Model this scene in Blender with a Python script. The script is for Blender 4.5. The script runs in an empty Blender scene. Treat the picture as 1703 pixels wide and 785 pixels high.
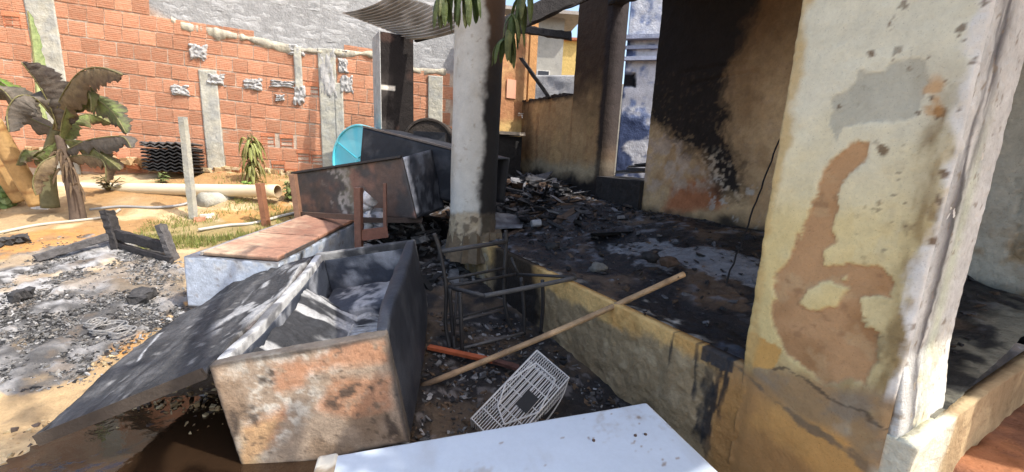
import bpy, math, random
import numpy as np
from mathutils import Matrix, Vector, Euler
random.seed(7)
RNG = np.random.default_rng(7)
SC = bpy.context.scene
COL = SC.collection
R = math.radians
# ------------------------------------------------------------------ camera, sky, sun, exposure
W, HT, F, CAMH = 1703.0, 785.0, 700.0, 1.55
PITCH, ROLL = R(11.4), R(2.5)
_fw = np.array([0, math.cos(PITCH), -math.sin(PITCH)]); _r = np.array([1., 0, 0]); _u = np.cross(_r, _fw)
CR = math.cos(ROLL) * _r + math.sin(ROLL) * _u
CU = -math.sin(ROLL) * _r + math.cos(ROLL) * _u
CF = _fw; CP = np.array([0, 0, CAMH])
cam = bpy.data.cameras.new('camera'); camo = bpy.data.objects.new('camera', cam); COL.objects.link(camo)
M = Matrix(((CR[0], CU[0], -CF[0], 0), (CR[1], CU[1], -CF[1], 0), (CR[2], CU[2], -CF[2], CAMH), (0, 0, 0, 1)))
camo.matrix_world = M
cam.sensor_fit = 'HORIZONTAL'; cam.sensor_width = 36.0; cam.lens = 36.0 * F / W
cam.clip_start = .05; cam.clip_end = 2000
SC.camera = camo
SUN_EL = R(51); SUN_XY = np.array([.898, -.44])
wd = bpy.data.worlds.new('World'); SC.world = wd; wd.use_nodes = True
nt = wd.node_tree; bg = nt.nodes['Background']
sk = nt.nodes.new('ShaderNodeTexSky'); sk.sky_type = 'NISHITA'; sk.sun_disc = False
sk.sun_elevation = SUN_EL; sk.sun_rotation = math.atan2(SUN_XY[0], SUN_XY[1]); sk.air_density = 1.0; sk.dust_density = 3.5; sk.ozone_density = .6
nt.links.new(sk.outputs[0], bg.inputs[0]); bg.inputs[1].default_value = .15
sl = bpy.data.lights.new('sun', 'SUN'); slo = bpy.data.objects.new('sun', sl); COL.objects.link(slo)
sl.energy = 2.3; sl.angle = R(.5); sl.color = (1, .95, .87)
_sd = Vector((SUN_XY[0] * math.cos(SUN_EL), SUN_XY[1] * math.cos(SUN_EL), math.sin(SUN_EL)))
slo.rotation_euler = _sd.to_track_quat('Z', 'Y').to_euler()
SC.view_settings.view_transform = 'Standard'; SC.view_settings.look = 'None'
SC.view_settings.exposure = 1.35; SC.view_settings.gamma = 1.0
SC.cycles.max_bounces = 8
# ------------------------------------------------------------------ pixel <-> place
def ray(px, py): return CF + CR * ((px - W / 2) / F) - CU * ((py - HT / 2) / F)
def atz(px, py, h=0.):
    d = ray(px, py); return CP + d * ((h - CAMH) / d[2])
def aty(px, py, Y):
    d = ray(px, py); return CP + d * (Y / d[1])
def onpl(px, py, p0, n):
    d = ray(px, py); return CP + d * (((np.asarray(p0) - CP) @ n) / (d @ n))
def proj(P):
    v = np.asarray(P, float) - CP; a = np.maximum(v @ CF, .05)
    return W / 2 + F * (v @ CR) / a, HT / 2 - F * (v @ CU) / a
PO = np.array([.05, 3.61, 0]); PU = np.array([.4976, -.8674, 0]); PV = np.array([.8674, .4976, 0]); ZZ = np.array([0, 0, 1.])
T1 = 2.0
def st(s, t, z): return PO + PU * s + PV * t + ZZ * z
# ------------------------------------------------------------------ noise
def _h(ix, iy, iz, seed):
    with np.errstate(over='ignore'):
        n = (ix.astype(np.uint32) * np.uint32(374761393) + iy.astype(np.uint32) * np.uint32(668265263)
             + iz.astype(np.uint32) * np.uint32(2147483647) + np.uint32(seed * 974711 % 4294967291))
        n = (n ^ (n >> np.uint32(13))) * np.uint32(1274126177); n = n ^ (n >> np.uint32(16))
        n = n * np.uint32(2246822519); n = n ^ (n >> np.uint32(15))
    return n.astype(np.float64) / 4294967295.0
def vnoise(P, seed=0):
    P = np.asarray(P, float); i = np.floor(P).astype(np.int64); f = P - i; f = f * f * (3 - 2 * f)
    x, y, z = i[:, 0], i[:, 1], i[:, 2]; r = 0
    for a in (0, 1):
        for b in (0, 1):
            for c in (0, 1):
                w = (f[:, 0] if a else 1 - f[:, 0]) * (f[:, 1] if b else 1 - f[:, 1]) * (f[:, 2] if c else 1 - f[:, 2])
                r = r + w * _h(x + a, y + b, z + c, seed)
    return r * 2 - 1
_ROT = np.array([[.36, .48, -.8], [-.8, .6, 0], [.48, .64, .6]])
def fbm(P, fr=1., o=4, seed=0):
    P = np.asarray(P, float); r = 0; a = 1.; s = 0
    fr = np.asarray(fr, float)
    P = P * fr
    for k in range(o):
        r = r + a * vnoise(P + 17.3 * k, seed + k); s += a; a *= .55; P = (P @ _ROT) * 2.03
    return r / s * 1.6
def sst(a, b, x):
    t = np.clip((x - a) / (b - a), 0, 1); return t * t * (3 - 2 * t)
def mix(A, B, m):
    A = np.asarray(A, float); B = np.asarray(B, float); m = np.asarray(m)[:, None]
    return A * (1 - m) + B * m
def inpoly(X, Y, poly):
    r = np.zeros(X.shape, bool); n = len(poly)
    for i in range(n):
        x1, y1 = poly[i]; x2, y2 = poly[(i + 1) % n]
        c = ((y1 > Y) != (y2 > Y))
        if y1 != y2: r ^= c & (X < (x2 - x1) * (Y - y1) / (y2 - y1) + x1)
    return r
def pmask(P, poly, wob=8., fr=8., seed=3):
    """traced outline laid on the surface, with a ragged edge"""
    X, Y = proj(P)
    X = X + wob * fbm(P, fr, 5, seed) + .35 * wob * fbm(P, fr * 5, 3, seed + 7); Y = Y + wob * fbm(P, fr, 5, seed + 50) + .35 * wob * fbm(P, fr * 5, 3, seed + 57)
    return sum(inpoly(X + a, Y + b, poly).astype(float) for a, b in ((0, 0), (1.6, .5), (-1.6, -.5), (.5, -1.6), (-.5, 1.6))) / 5
def blob(P, c, r, seed=0, fr=3., wob=.5):
    d = np.linalg.norm((P - np.asarray(c)) / np.asarray(r, float), axis=1) + wob * fbm(P, fr, 4, seed); return 1 - sst(.75, 1.1, d)
def C4(c, n, rough=.85):
    a = np.empty((n, 4)); a[:, :3] = c; a[:, 3] = rough; return a
# ------------------------------------------------------------------ materials
def nn(nt, t, **k):
    n = nt.nodes.new(t)
    for a, b in k.items():
        if a in n.bl_rna.properties.keys(): setattr(n, a, b)
        else: n.inputs[a].default_value = b
    return n
MATS = {}
def pmat(name, col=None, rough=.85, bump=.3, bs=45., bs2=9., var=.18, vs=6., metal=0., spec=.4, aniso=(1, 1, 1), rnd=0., col2=None, trans=0., speck=.3, coat=0.):
    """procedural surface: colour (attribute 'col' when col is None) broken up by noise, fine relief by bump"""
    if name in MATS: return MATS[name]
    m = bpy.data.materials.new(name); m.use_nodes = True; nt = m.node_tree; L = nt.links.new
    b = nt.nodes['Principled BSDF']
    tc = nn(nt, 'ShaderNodeTexCoord'); mp = nn(nt, 'ShaderNodeMapping'); mp.inputs['Scale'].default_value = aniso
    L(tc.outputs['Object'], mp.inputs[0])
    n1 = nn(nt, 'ShaderNodeTexNoise'); n1.inputs['Scale'].default_value = vs; n1.inputs['Detail'].default_value = 6; n1.inputs['Roughness'].default_value = .62
    n2 = nn(nt, 'ShaderNodeTexNoise'); n2.inputs['Scale'].default_value = bs; n2.inputs['Detail'].default_value = 5; n2.inputs['Roughness'].default_value = .65
    n3 = nn(nt, 'ShaderNodeTexNoise'); n3.inputs['Scale'].default_value = bs2; n3.inputs['Detail'].default_value = 4
    for n in (n1, n2, n3): L(mp.outputs[0], n.inputs['Vector'])
    mr = nn(nt, 'ShaderNodeMapRange'); mr.inputs['From Min'].default_value = .25; mr.inputs['From Max'].default_value = .75
    mr.inputs['To Min'].default_value = 1 - var; mr.inputs['To Max'].default_value = 1 + var
    ad = nn(nt, 'ShaderNodeMath', operation='ADD'); L(n1.outputs[0], ad.inputs[0])
    ml = nn(nt, 'ShaderNodeMath', operation='MULTIPLY_ADD'); L(n2.outputs[0], ml.inputs[0]); ml.inputs[1].default_value = .6; ml.inputs[2].default_value = -.3
    L(ml.outputs[0], ad.inputs[1]); L(ad.outputs[0], mr.inputs['Value'])
    n4 = nn(nt, 'ShaderNodeTexNoise'); n4.inputs['Scale'].default_value = bs * 2.6; n4.inputs['Detail'].default_value = 3; n4.inputs['Roughness'].default_value = .7; L(mp.outputs[0], n4.inputs['Vector'])
    sp = nn(nt, 'ShaderNodeMapRange'); sp.inputs['From Min'].default_value = .60; sp.inputs['From Max'].default_value = .70; sp.inputs['To Min'].default_value = 1.; sp.inputs['To Max'].default_value = 1 - speck; L(n4.outputs[0], sp.inputs['Value'])
    mq = nn(nt, 'ShaderNodeMath', operation='MULTIPLY'); L(mr.outputs[0], mq.inputs[0]); L(sp.outputs[0], mq.inputs[1]); mr = mq
    vm = nn(nt, 'ShaderNodeVectorMath', operation='SCALE')
    if col is None:
        at = nn(nt, 'ShaderNodeAttribute'); at.attribute_name = 'col'
        L(at.outputs['Color'], vm.inputs[0]); L(at.outputs['Alpha'], b.inputs['Roughness'])
    else:
        if col2 is not None:
            mx = nn(nt, 'ShaderNodeMix', data_type='RGBA'); cr = nn(nt, 'ShaderNodeMapRange'); cr.inputs['From Min'].default_value = .42; cr.inputs['From Max'].default_value = .6
            L(n3.outputs[0], cr.inputs['Value']); L(cr.outputs[0], mx.inputs[0])
            mx.inputs[6].default_value = (*col, 1); mx.inputs[7].default_value = (*col2, 1); L(mx.outputs[2], vm.inputs[0])
        else: vm.inputs[0].default_value = col
        b.inputs['Roughness'].default_value = rough
    if rnd:
        oi = nn(nt, 'ShaderNodeObjectInfo'); rr = nn(nt, 'ShaderNodeMapRange'); rr.inputs['To Min'].default_value = 1 - rnd; rr.inputs['To Max'].default_value = 1 + rnd
        L(oi.outputs['Random'], rr.inputs['Value']); mm = nn(nt, 'ShaderNodeMath', operation='MULTIPLY'); L(mr.outputs[0], mm.inputs[0]); L(rr.outputs[0], mm.inputs[1]); L(mm.outputs[0], vm.inputs['Scale'])
    else: L(mr.outputs[0], vm.inputs['Scale'])
    L(vm.outputs[0], b.inputs['Base Color'])
    b.inputs['Metallic'].default_value = metal; b.inputs['Specular IOR Level'].default_value = spec
    if coat: b.inputs['Coat Weight'].default_value = coat
    if bump:
        bp = nn(nt, 'ShaderNodeBump'); bp.inputs['Strength'].default_value = min(1, bump); bp.inputs['Distance'].default_value = .012
        a2 = nn(nt, 'ShaderNodeMath', operation='ADD'); L(n2.outputs[0], a2.inputs[0]); L(n3.outputs[0], a2.inputs[1]); L(a2.outputs[0], bp.inputs['Height']); L(bp.outputs[0], b.inputs['Normal'])
    if trans:
        td = nn(nt, 'ShaderNodeBsdfTranslucent'); L(vm.outputs[0], td.inputs['Color']); ms = nn(nt, 'ShaderNodeMixShader'); ms.inputs[0].default_value = trans
        L(b.outputs[0], ms.inputs[1]); L(td.outputs[0], ms.inputs[2]); L(ms.outputs[0], nt.nodes['Material Output'].inputs[0])
    MATS[name] = m; return m
# ------------------------------------------------------------------ mesh builder
PMX = {}
class MB:
    def __init__(s): s.v = []; s.f = []; s.c = []; s.n = 0
    def add(s, V, Fs, c=None):
        V = np.asarray(V, float).reshape(-1, 3); s.v.append(V); n = s.n
        s.f += [tuple(i + n for i in f) for f in Fs]; s.n += len(V)
        if c is None: c = (.5, .5, .5, .85)
        c = np.asarray(c, float)
        if c.ndim == 1:
            if len(c) == 3: c = np.append(c, .85)
            c = np.tile(c, (len(V), 1))
        s.c.append(c); return s
    def box(s, c, d, rot=None, col=None, jit=0.):
        h = np.asarray(d) / 2
        V = np.array([[x, y, z] for x in (-1, 1) for y in (-1, 1) for z in (-1, 1)]) * h
        if jit: V = V + RNG.uniform(-jit, jit, V.shape)
        if rot is not None: V = V @ np.asarray(rot).T
        return s.add(V + np.asarray(c), [(0, 1, 3, 2), (4, 6, 7, 5), (0, 4, 5, 1), (2, 3, 7, 6), (0, 2, 6, 4), (1, 5, 7, 3)], col)
    def hexa(s, A, B, col=None):
        """solid between two quads A, B (4 points each, same order)"""
        return s.add(list(A) + list(B), [(3, 2, 1, 0), (4, 5, 6, 7), (0, 1, 5, 4), (1, 2, 6, 5), (2, 3, 7, 6), (3, 0, 4, 7)], col)
    def tube(s, path, rad, n=8, col=None, cap=True, sq=1.):
        P = np.asarray(path, float); m = len(P); rad = np.broadcast_to(np.asarray(rad, float), (m,))
        T = np.gradient(P, axis=0); T /= np.linalg.norm(T, axis=1)[:, None] + 1e-9
        ref = np.array([0, 0, 1.]) if abs(T[0][2]) < .9 else np.array([1., 0, 0])
        V = []
        for k in range(m):
            a = np.cross(ref, T[k]); a /= np.linalg.norm(a) + 1e-9; b = np.cross(T[k], a); ref = b
            for j in range(n):
                th = 2 * math.pi * j / n; V.append(P[k] + rad[k] * (math.cos(th) * a * sq + math.sin(th) * b))
        Fs = [(k * n + j, k * n + (j + 1) % n, (k + 1) * n + (j + 1) % n, (k + 1) * n + j) for k in range(m - 1) for j in range(n)]
        if cap: Fs += [tuple(range(n))[::-1], tuple(range((m - 1) * n, m * n))]
        if col is not None and np.ndim(col) == 2: col = np.repeat(np.asarray(col), n, axis=0)
        return s.add(V, Fs, col)
    def beam(s, a, b, w, h, col=None, jit=0.):
        a = np.asarray(a, float); b = np.asarray(b, float); T = b - a; L = np.linalg.norm(T); T = T / L
        up = ZZ if abs(T[2]) < .9 else np.array([1., 0, 0]); x = np.cross(T, up); x /= np.linalg.norm(x); y = np.cross(x, T)
        return s.box((a + b) / 2, (w, L, h), np.stack([x, T, y], 1), col, jit)
    def rbeam(s, a, b, w, h, col=None, n=12, jit=.12, taper=(1, 1)):
        """rough timber: one continuous bar with an uneven section"""
        a = np.asarray(a, float); b = np.asarray(b, float); T = b - a; L = np.linalg.norm(T); T = T / L
        up = ZZ if abs(T[2]) < .9 else np.array([1., 0, 0]); x = np.cross(T, up); x /= np.linalg.norm(x); y = np.cross(x, T); V = []; sec = [(-1, -.8), (-.8, -1), (.8, -1), (1, -.8), (1, .8), (.8, 1), (-.8, 1), (-1, .8)]; m = 8
        dr = RNG.normal(0, jit * .25, (n + 1, 2))
        for k in range(n + 1):
            u = k / n; tp = taper[0] * (1 - u) + taper[1] * u
            for (p, q) in sec: V.append(a + T * (L * u + (RNG.normal(0, .012) if k in (0, n) else 0)) + x * w / 2 * tp * (p + dr[k, 0] + RNG.normal(0, jit * .5)) + y * h / 2 * tp * (q + dr[k, 1] + RNG.normal(0, jit * .5)))
        Fs = [(k * m + j, k * m + (j + 1) % m, (k + 1) * m + (j + 1) % m, (k + 1) * m + j) for k in range(n) for j in range(m)] + [tuple(range(m))[::-1], tuple(range(n * m, n * m + m))]
        return s.add(V, Fs, col)
    def grid(s, V, nu, nv, col=None):
        return s.add(V, [(i * nv + j, (i + 1) * nv + j, (i + 1) * nv + j + 1, i * nv + j + 1) for i in range(nu - 1) for j in range(nv - 1)], col)
    def build(s, name, mat, parent=None, smooth=False, local=False):
        V = np.concatenate(s.v) if s.v else np.zeros((0, 3))
        if parent is not None and not local:
            Mi = np.array(PMX[parent].inverted()); V = V @ Mi[:3, :3].T + Mi[:3, 3]
        me = bpy.data.meshes.new(name); me.from_pydata(V.tolist(), [], s.f); me.validate()
        a = me.attributes.new('col', 'FLOAT_COLOR', 'POINT'); a.data.foreach_set('color', np.concatenate(s.c).astype(np.float32).ravel())
        if smooth: me.polygons.foreach_set('use_smooth', [True] * len(me.polygons))
        me.materials.append(mat)
        o = bpy.data.objects.new(name, me); COL.objects.link(o)
        if parent is not None: o.parent = parent; PMX[o] = PMX[parent]
        else: PMX[o] = Matrix.Identity(4)
        me.update(); return o
def tag(o, label=None, cat=None, group=None, kind=None):
    if label: o['label'] = label
    if cat: o['category'] = cat
    if group: o['group'] = group
    if kind: o['kind'] = kind
    return o
def thing(name, label, cat, loc=(0, 0, 0), eul=(0, 0, 0), group=None):
    o = bpy.data.objects.new(name, None); COL.objects.link(o); o.location = [float(a) for a in loc]; o.rotation_euler = eul
    o.empty_display_size = .1
    PMX[o] = Matrix.LocRotScale(Vector([float(a) for a in loc]), Euler(eul), None); return tag(o, label, cat, group)
def copy_tree(o, parent=None):
    c = o.copy(); COL.objects.link(c); c.parent = parent
    for ch in list(o.children): copy_tree(ch, c)
    return c
def slab(mb, p0, ax, az, n, L, Hh, thick, res, cfn, dfn=None):
    """wall slab: dense front face (normal n) carrying colours and relief, edges and back closed"""
    nu = max(2, int(L / res) + 1); nv = max(2, int(Hh / res) + 1)
    a, b = np.meshgrid(np.linspace(0, L, nu), np.linspace(0, Hh, nv), indexing='ij'); a = a.ravel(); b = b.ravel()
    P = np.asarray(p0) + a[:, None] * ax + b[:, None] * az
    c = cfn(P, a, b)
    D = dfn(P, a, b) if dfn is not None else np.zeros(len(P))
    V = P + D[:, None] * n
    flip = np.dot(np.cross(ax, az), n) < 0
    base = mb.n
    Fs = [(i * nv + j, (i + 1) * nv + j, (i + 1) * nv + j + 1, i * nv + j + 1) for i in range(nu - 1) for j in range(nv - 1)]
    ring = [i * nv for i in range(nu)] + [(nu - 1) * nv + j for j in range(1, nv)] + [i * nv + nv - 1 for i in range(nu - 2, -1, -1)] + [j for j in range(nv - 2, 0, -1)]
    N = len(P); B = P[ring] - thick * n
    Fs += [(ring[(k + 1) % len(ring)], ring[k], N + k, N + (k + 1) % len(ring)) for k in range(len(ring))]
    Fs.append(tuple(N + k for k in range(len(ring)))[::-1])
    if flip: Fs = [f[::-1] for f in Fs]
    mb.add(np.concatenate([V, B]), Fs, np.concatenate([c, c[ring]])); return mb
def rbox(mb, dims, res, cfn, r=.012, dfn=None, z0=0., off=(0, 0)):
    """closed box, base at z0, rounded edges, subdivided faces that carry colour"""
    h = np.asarray(dims, float) / 2; cen = np.array([off[0], off[1], z0 + h[2]])
    for ax in range(3):
        o1, o2 = [(1, 2), (2, 0), (0, 1)][ax]
        def lin(hh):
            k = max(2, int(2 * hh / res) + 1); x = np.linspace(-hh, hh, k)
            return np.unique(np.concatenate([x, [-hh + r, hh - r, -hh + .3 * r, hh - .3 * r]]))
        A = lin(h[o1]); Bq = lin(h[o2])
        for sg in (-1, 1):
            a, b = np.meshgrid(A, Bq, indexing='ij'); P = np.zeros((a.size, 3)); P[:, ax] = sg * h[ax]; P[:, o1] = a.ravel(); P[:, o2] = b.ravel()
            Q = np.clip(P, -h + r, h - r); d = P - Q; d /= np.linalg.norm(d, axis=1)[:, None] + 1e-9; P = Q + d * r
            N = np.zeros(3); N[ax] = sg
            c = cfn(P + cen, np.tile(N, (len(P), 1)))
            if dfn is not None: P = P + d * dfn(P + cen)[:, None]
            nu, nv = len(A), len(Bq)
            Fs = [(i * nv + j, (i + 1) * nv + j, (i + 1) * nv + j + 1, i * nv + j + 1) for i in range(nu - 1) for j in range(nv - 1)]
            if sg < 0: Fs = [f[::-1] for f in Fs]
            mb.add(P + cen, Fs, c)
    return mb
def eulm(e): return np.array(Euler(e).to_matrix())
def rotz(a): c, s = math.cos(a), math.sin(a); return np.array([[c, -s, 0], [s, c, 0], [0, 0, 1]])
# ------------------------------------------------------------------ palette (real-world albedo)
OCHRE = (.50, .27, .085); OCHRE2 = (.40, .20, .06); CREAM = (.66, .62, .44); CREAMY = (.66, .54, .25); SOOT = (.012, .011, .012); GREYP = (.36, .35, .28)
TANB = (.45, .265, .125); WHITEP = (.72, .71, .66); SAND = (.37, .26, .14); SAND2 = (.33, .195, .085); ASH = (.20, .195, .195); ASHW = (.42, .42, .42); MUD = (.13, .075, .035)
M_PAINT = pmat('painted_plaster', None, bump=.35, bs=70, bs2=12, var=.12, vs=9)
M_ROUGHP = pmat('rough_plaster', None, spec=.2, bump=.9, bs=38, bs2=9, var=.2, vs=10)
M_GROUND = pmat('earth', None, bump=.8, bs=60, bs2=14, var=.2, vs=14, spec=.25)
M_METAL = pmat('burnt_sheet_metal', None, bump=.35, bs=70, bs2=14, speck=.45, var=.28, vs=16, spec=.5)
M_CHAR = pmat('char', None, bump=.8, bs=50, bs2=15, var=.4, vs=18, spec=.3)
M_WOOD = pmat('weathered_wood', None, bump=.5, bs=30, bs2=8, var=.25, vs=8, aniso=(1, 1, 1))
M_PLASTIC = pmat('plastic', None, speck=.06, bump=.08, bs=60, bs2=9, var=.06, vs=5, spec=.5)
M_LEAF = pmat('leaf', None, bump=.4, bs=80, bs2=20, var=.38, vs=14, spec=.35, trans=.3)
# ------------------------------------------------------------------ terrain
def gz(x, y):
    x = np.asarray(x, float); y = np.asarray(y, float)
    a = np.interp(y, [-50, 1.2, 2, 3.2, 4, 5, 5.8, 6.8, 8, 12, 400], [0, 0, .09, .28, .41, .58, .80, 1.08, 1.15, 1.2, 1.2])
    s = (x - PO[0]) * PU[0] + (y - PO[1]) * PU[1]; t = (x - PO[0]) * PV[0] + (y - PO[1]) * PV[1]
    p = np.interp(s, [-6, -3.2, -1, 1.4, 2.5, 5], [1.1, .62, .22, .06, 0, 0])
    w = sst(-2.1, -.9, t) * (1 - sst(2.1, 3.0, t))
    r = a * (1 - w) + p * w
    rr = sst(2.75, 3.0, s) * sst(-.6, .5, t)
    return r * (1 - rr) + np.maximum(r, .22 + .06 * np.clip(t, 0, 3)) * rr
ASHPOLY = [(-400, 440), (-60, 428), (60, 412), (130, 402), (195, 398), (300, 425), (300, 470), (318, 505), (312, 535), (225, 565), (160, 600), (110, 640), (40, 650), (-400, 690)]
def ground():
    rr = np.concatenate([np.linspace(.02, .7, 6), .72 * np.exp(np.linspace(0, math.log(11 / .72), 340)), 11.3 * np.exp(np.linspace(0, math.log(500 / 11.3), 24))])
    th = np.concatenate([np.linspace(-60, 60, 520), np.linspace(62, 298, 40)[:-0 or None]]); th = np.radians(th[:-1] if th[-1] >= 300 else th)
    nr, na = len(rr), len(th)
    a, b = np.meshgrid(rr, th, indexing='ij'); X = (a * np.sin(b)).ravel(); Y = (a * np.cos(b)).ravel()
    Z = gz(X, Y); P = np.stack([X, Y, Z], 1); near = (np.hypot(X, Y) < 14)
    PX, PY = proj(P)
    ash = pmask(P, ASHPOLY, 22, 2.2, 5) * (Y > .5)
    lump = fbm(P, 2.2, 5, 11); fine = fbm(P, 14, 4, 21)
    pit = sst(-1.75, -1.1, (P - PO) @ PV) * (Y > .8)
    c = C4(SAND, len(P), .95)
    c[:, :3] = mix(c[:, :3], SAND2, sst(.0, .5, fbm(P, 1.1, 4, 31)))
    c[:, :3] = mix(c[:, :3], (.60, .46, .27), sst(.15, .6, fbm(P, 2.4, 4, 35)) * .7)
    org = pmask(P, [(0, 395), (90, 385), (200, 392), (120, 410), (40, 425), (-20, 440)], 10, 3, 41) + pmask(P, [(240, 500), (290, 465), (320, 500), (310, 520), (260, 545), (200, 590), (170, 580)], 14, 4, 42) + pmask(P, [(330, 345), (470, 340), (500, 365), (400, 380)], 14, 3, 43)
    c[:, :3] = mix(c[:, :3], (.42, .20, .055), np.clip(org, 0, 1) * .75)
    g = sst(-.2, .35, fbm(P, 4.5, 5, 51)); k = sst(.0, .5, fbm(P, 9, 4, 52))
    ac = mix(np.tile((.085, .082, .08), (len(P), 1)), (.27, .262, .255), g); ac = mix(ac, (.05, .048, .047), k * .4)
    pale = pmask(P, [(-200, 470), (40, 420), (230, 405), (290, 440), (200, 470), (60, 510), (-200, 530)], 30, 3, 55)
    ac = mix(ac, (.37, .365, .36), pale * sst(-.25, .5, fine + .5 * lump) * .85)
    br = sst(.15, .5, fbm(P, 1.7, 4, 57)); ac = mix(ac, (.24, .185, .125), br * .6)
    am = np.clip(ash - .55 * sst(.35, .75, fbm(P, 3.2, 4, 58)), 0, 1)
    c[:, :3] = mix(c[:, :3], ac, am)
    sp = sst(.28, .5, fbm(P, 7, 4, 61)) * (Y < 4.4) * (Y > .8); c[:, :3] = mix(c[:, :3], (.16, .12, .085), sp * .5)
    wet = np.clip(pmask(P, [(40, 800), (110, 715), (230, 640), (360, 590), (500, 600), (720, 640), (720, 900), (0, 900)], 14, 3, 63), 0, 1)
    c[:, :3] = mix(c[:, :3], (.10, .062, .032), wet * .9); c[:, 3] = np.where(wet > .5, .42, c[:, 3])
    pc = mix(np.tile((.028, .025, .024), (len(P), 1)), (.105, .075, .05), sst(-.1, .45, fbm(P, 3.3, 5, 65)))
    pc = mix(pc, (.22, .20, .19), sst(.35, .6, fbm(P, 13, 4, 66)) * .6)
    c[:, :3] = mix(c[:, :3], pc, pit); c[:, 3] = np.where(pit > .5, .6, c[:, 3])
    gr = pmask(P, [(215, 400), (250, 378), (330, 362), (400, 366), (480, 350), (500, 300), (470, 275), (520, 360), (470, 395), (330, 412), (240, 412)], 12, 3, 71)
    c[:, :3] = mix(c[:, :3], (.20, .17, .06), gr * .6)
    far = sst(9, 14, np.hypot(X, Y)); c[:, :3] = mix(c[:, :3], (.30, .22, .12), far)
    rt = sst(2.7, 2.9, (P - PO) @ PU) * sst(-.8, -.2, (P - PO) @ PV); c[:, :3] = mix(c[:, :3], (.30, .125, .06), rt)
    c[:, :3] = mix(c[:, :3], (.05, .035, .03), rt * sst(.15, .4, fbm(P, 5, 4, 77)))
    P[:, 2] += near * (.018 * lump + .007 * fine + am * (.03 * fbm(P, 6, 4, 81) + .014 * fbm(P, 22, 3, 82)) + pit * .016 * fbm(P, 9, 4, 83)) * np.clip(np.hypot(X, Y) / 1.5, .2, 1)
    P[:, 2] -= wet * .012
    Fs = []
    for i in range(nr - 1):
        for j in range(na):
            j2 = (j + 1) % na; Fs.append((i * na + j, i * na + j2, (i + 1) * na + j2, (i + 1) * na + j))
    Fs.append(tuple(range(na))[::-1])
    Fs = [f[::-1] for f in Fs]
    mb = MB(); mb.add(P, Fs, c); return tag(mb.build('ground', M_GROUND, smooth=True), kind='structure')
def G(x, y): return float(gz(x, y))
def ongr(px, py):
    d = ray(px, py); lo, hi = .5, 40.
    for k in np.linspace(.8, 12, 600):
        q = CP + d * k
        if q[2] < G(q[0], q[1]): return q
    return CP + d * 12
ground()
# puddle of black fire water under the opened lid
def puddle():
    m = bpy.data.materials.new('muddy_water'); m.use_nodes = True; b = m.node_tree.nodes['Principled BSDF']; nt = m.node_tree
    b.inputs['Base Color'].default_value = (.028, .016, .009, 1); b.inputs['Roughness'].default_value = .04; b.inputs['Specular IOR Level'].default_value = .75; b.inputs['IOR'].default_value = 1.38
    n = nn(nt, 'ShaderNodeTexNoise'); n.inputs['Scale'].default_value = 9; n.inputs['Detail'].default_value = 4; bp = nn(nt, 'ShaderNodeBump'); bp.inputs['Strength'].default_value = .10; bp.inputs['Distance'].default_value = .02
    tc = nn(nt, 'ShaderNodeTexCoord'); nt.links.new(tc.outputs['Object'], n.inputs['Vector']); nt.links.new(n.outputs[0], bp.inputs['Height']); nt.links.new(bp.outputs[0], b.inputs['Normal'])
    cx, cy = -1.45, 1.75
    mb = MB(); n = 240
    ring = []
    for k in range(n):
        a = 2 * math.pi * k / n; d = np.array([[math.cos(a) * 1.3, math.sin(a) * 1.3, 0]])
        r = 1 + .25 * fbm(d, 1.6, 6, 5)[0] + .07 * fbm(d, 9, 3, 6)[0]
        ring.append((cx + math.cos(a) * .80 * r, cy + math.sin(a) * .62 * r))
    V = [(cx, cy, 0)] + [(x, y, 0) for x, y in ring]
    mb.add(np.array(V) + ZZ * .098, [(0, 1 + k, 1 + (k + 1) % n) for k in range(n)], (.03, .02, .01, .05))
    tag(mb.build('puddle', m), kind='structure')
puddle()
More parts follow.
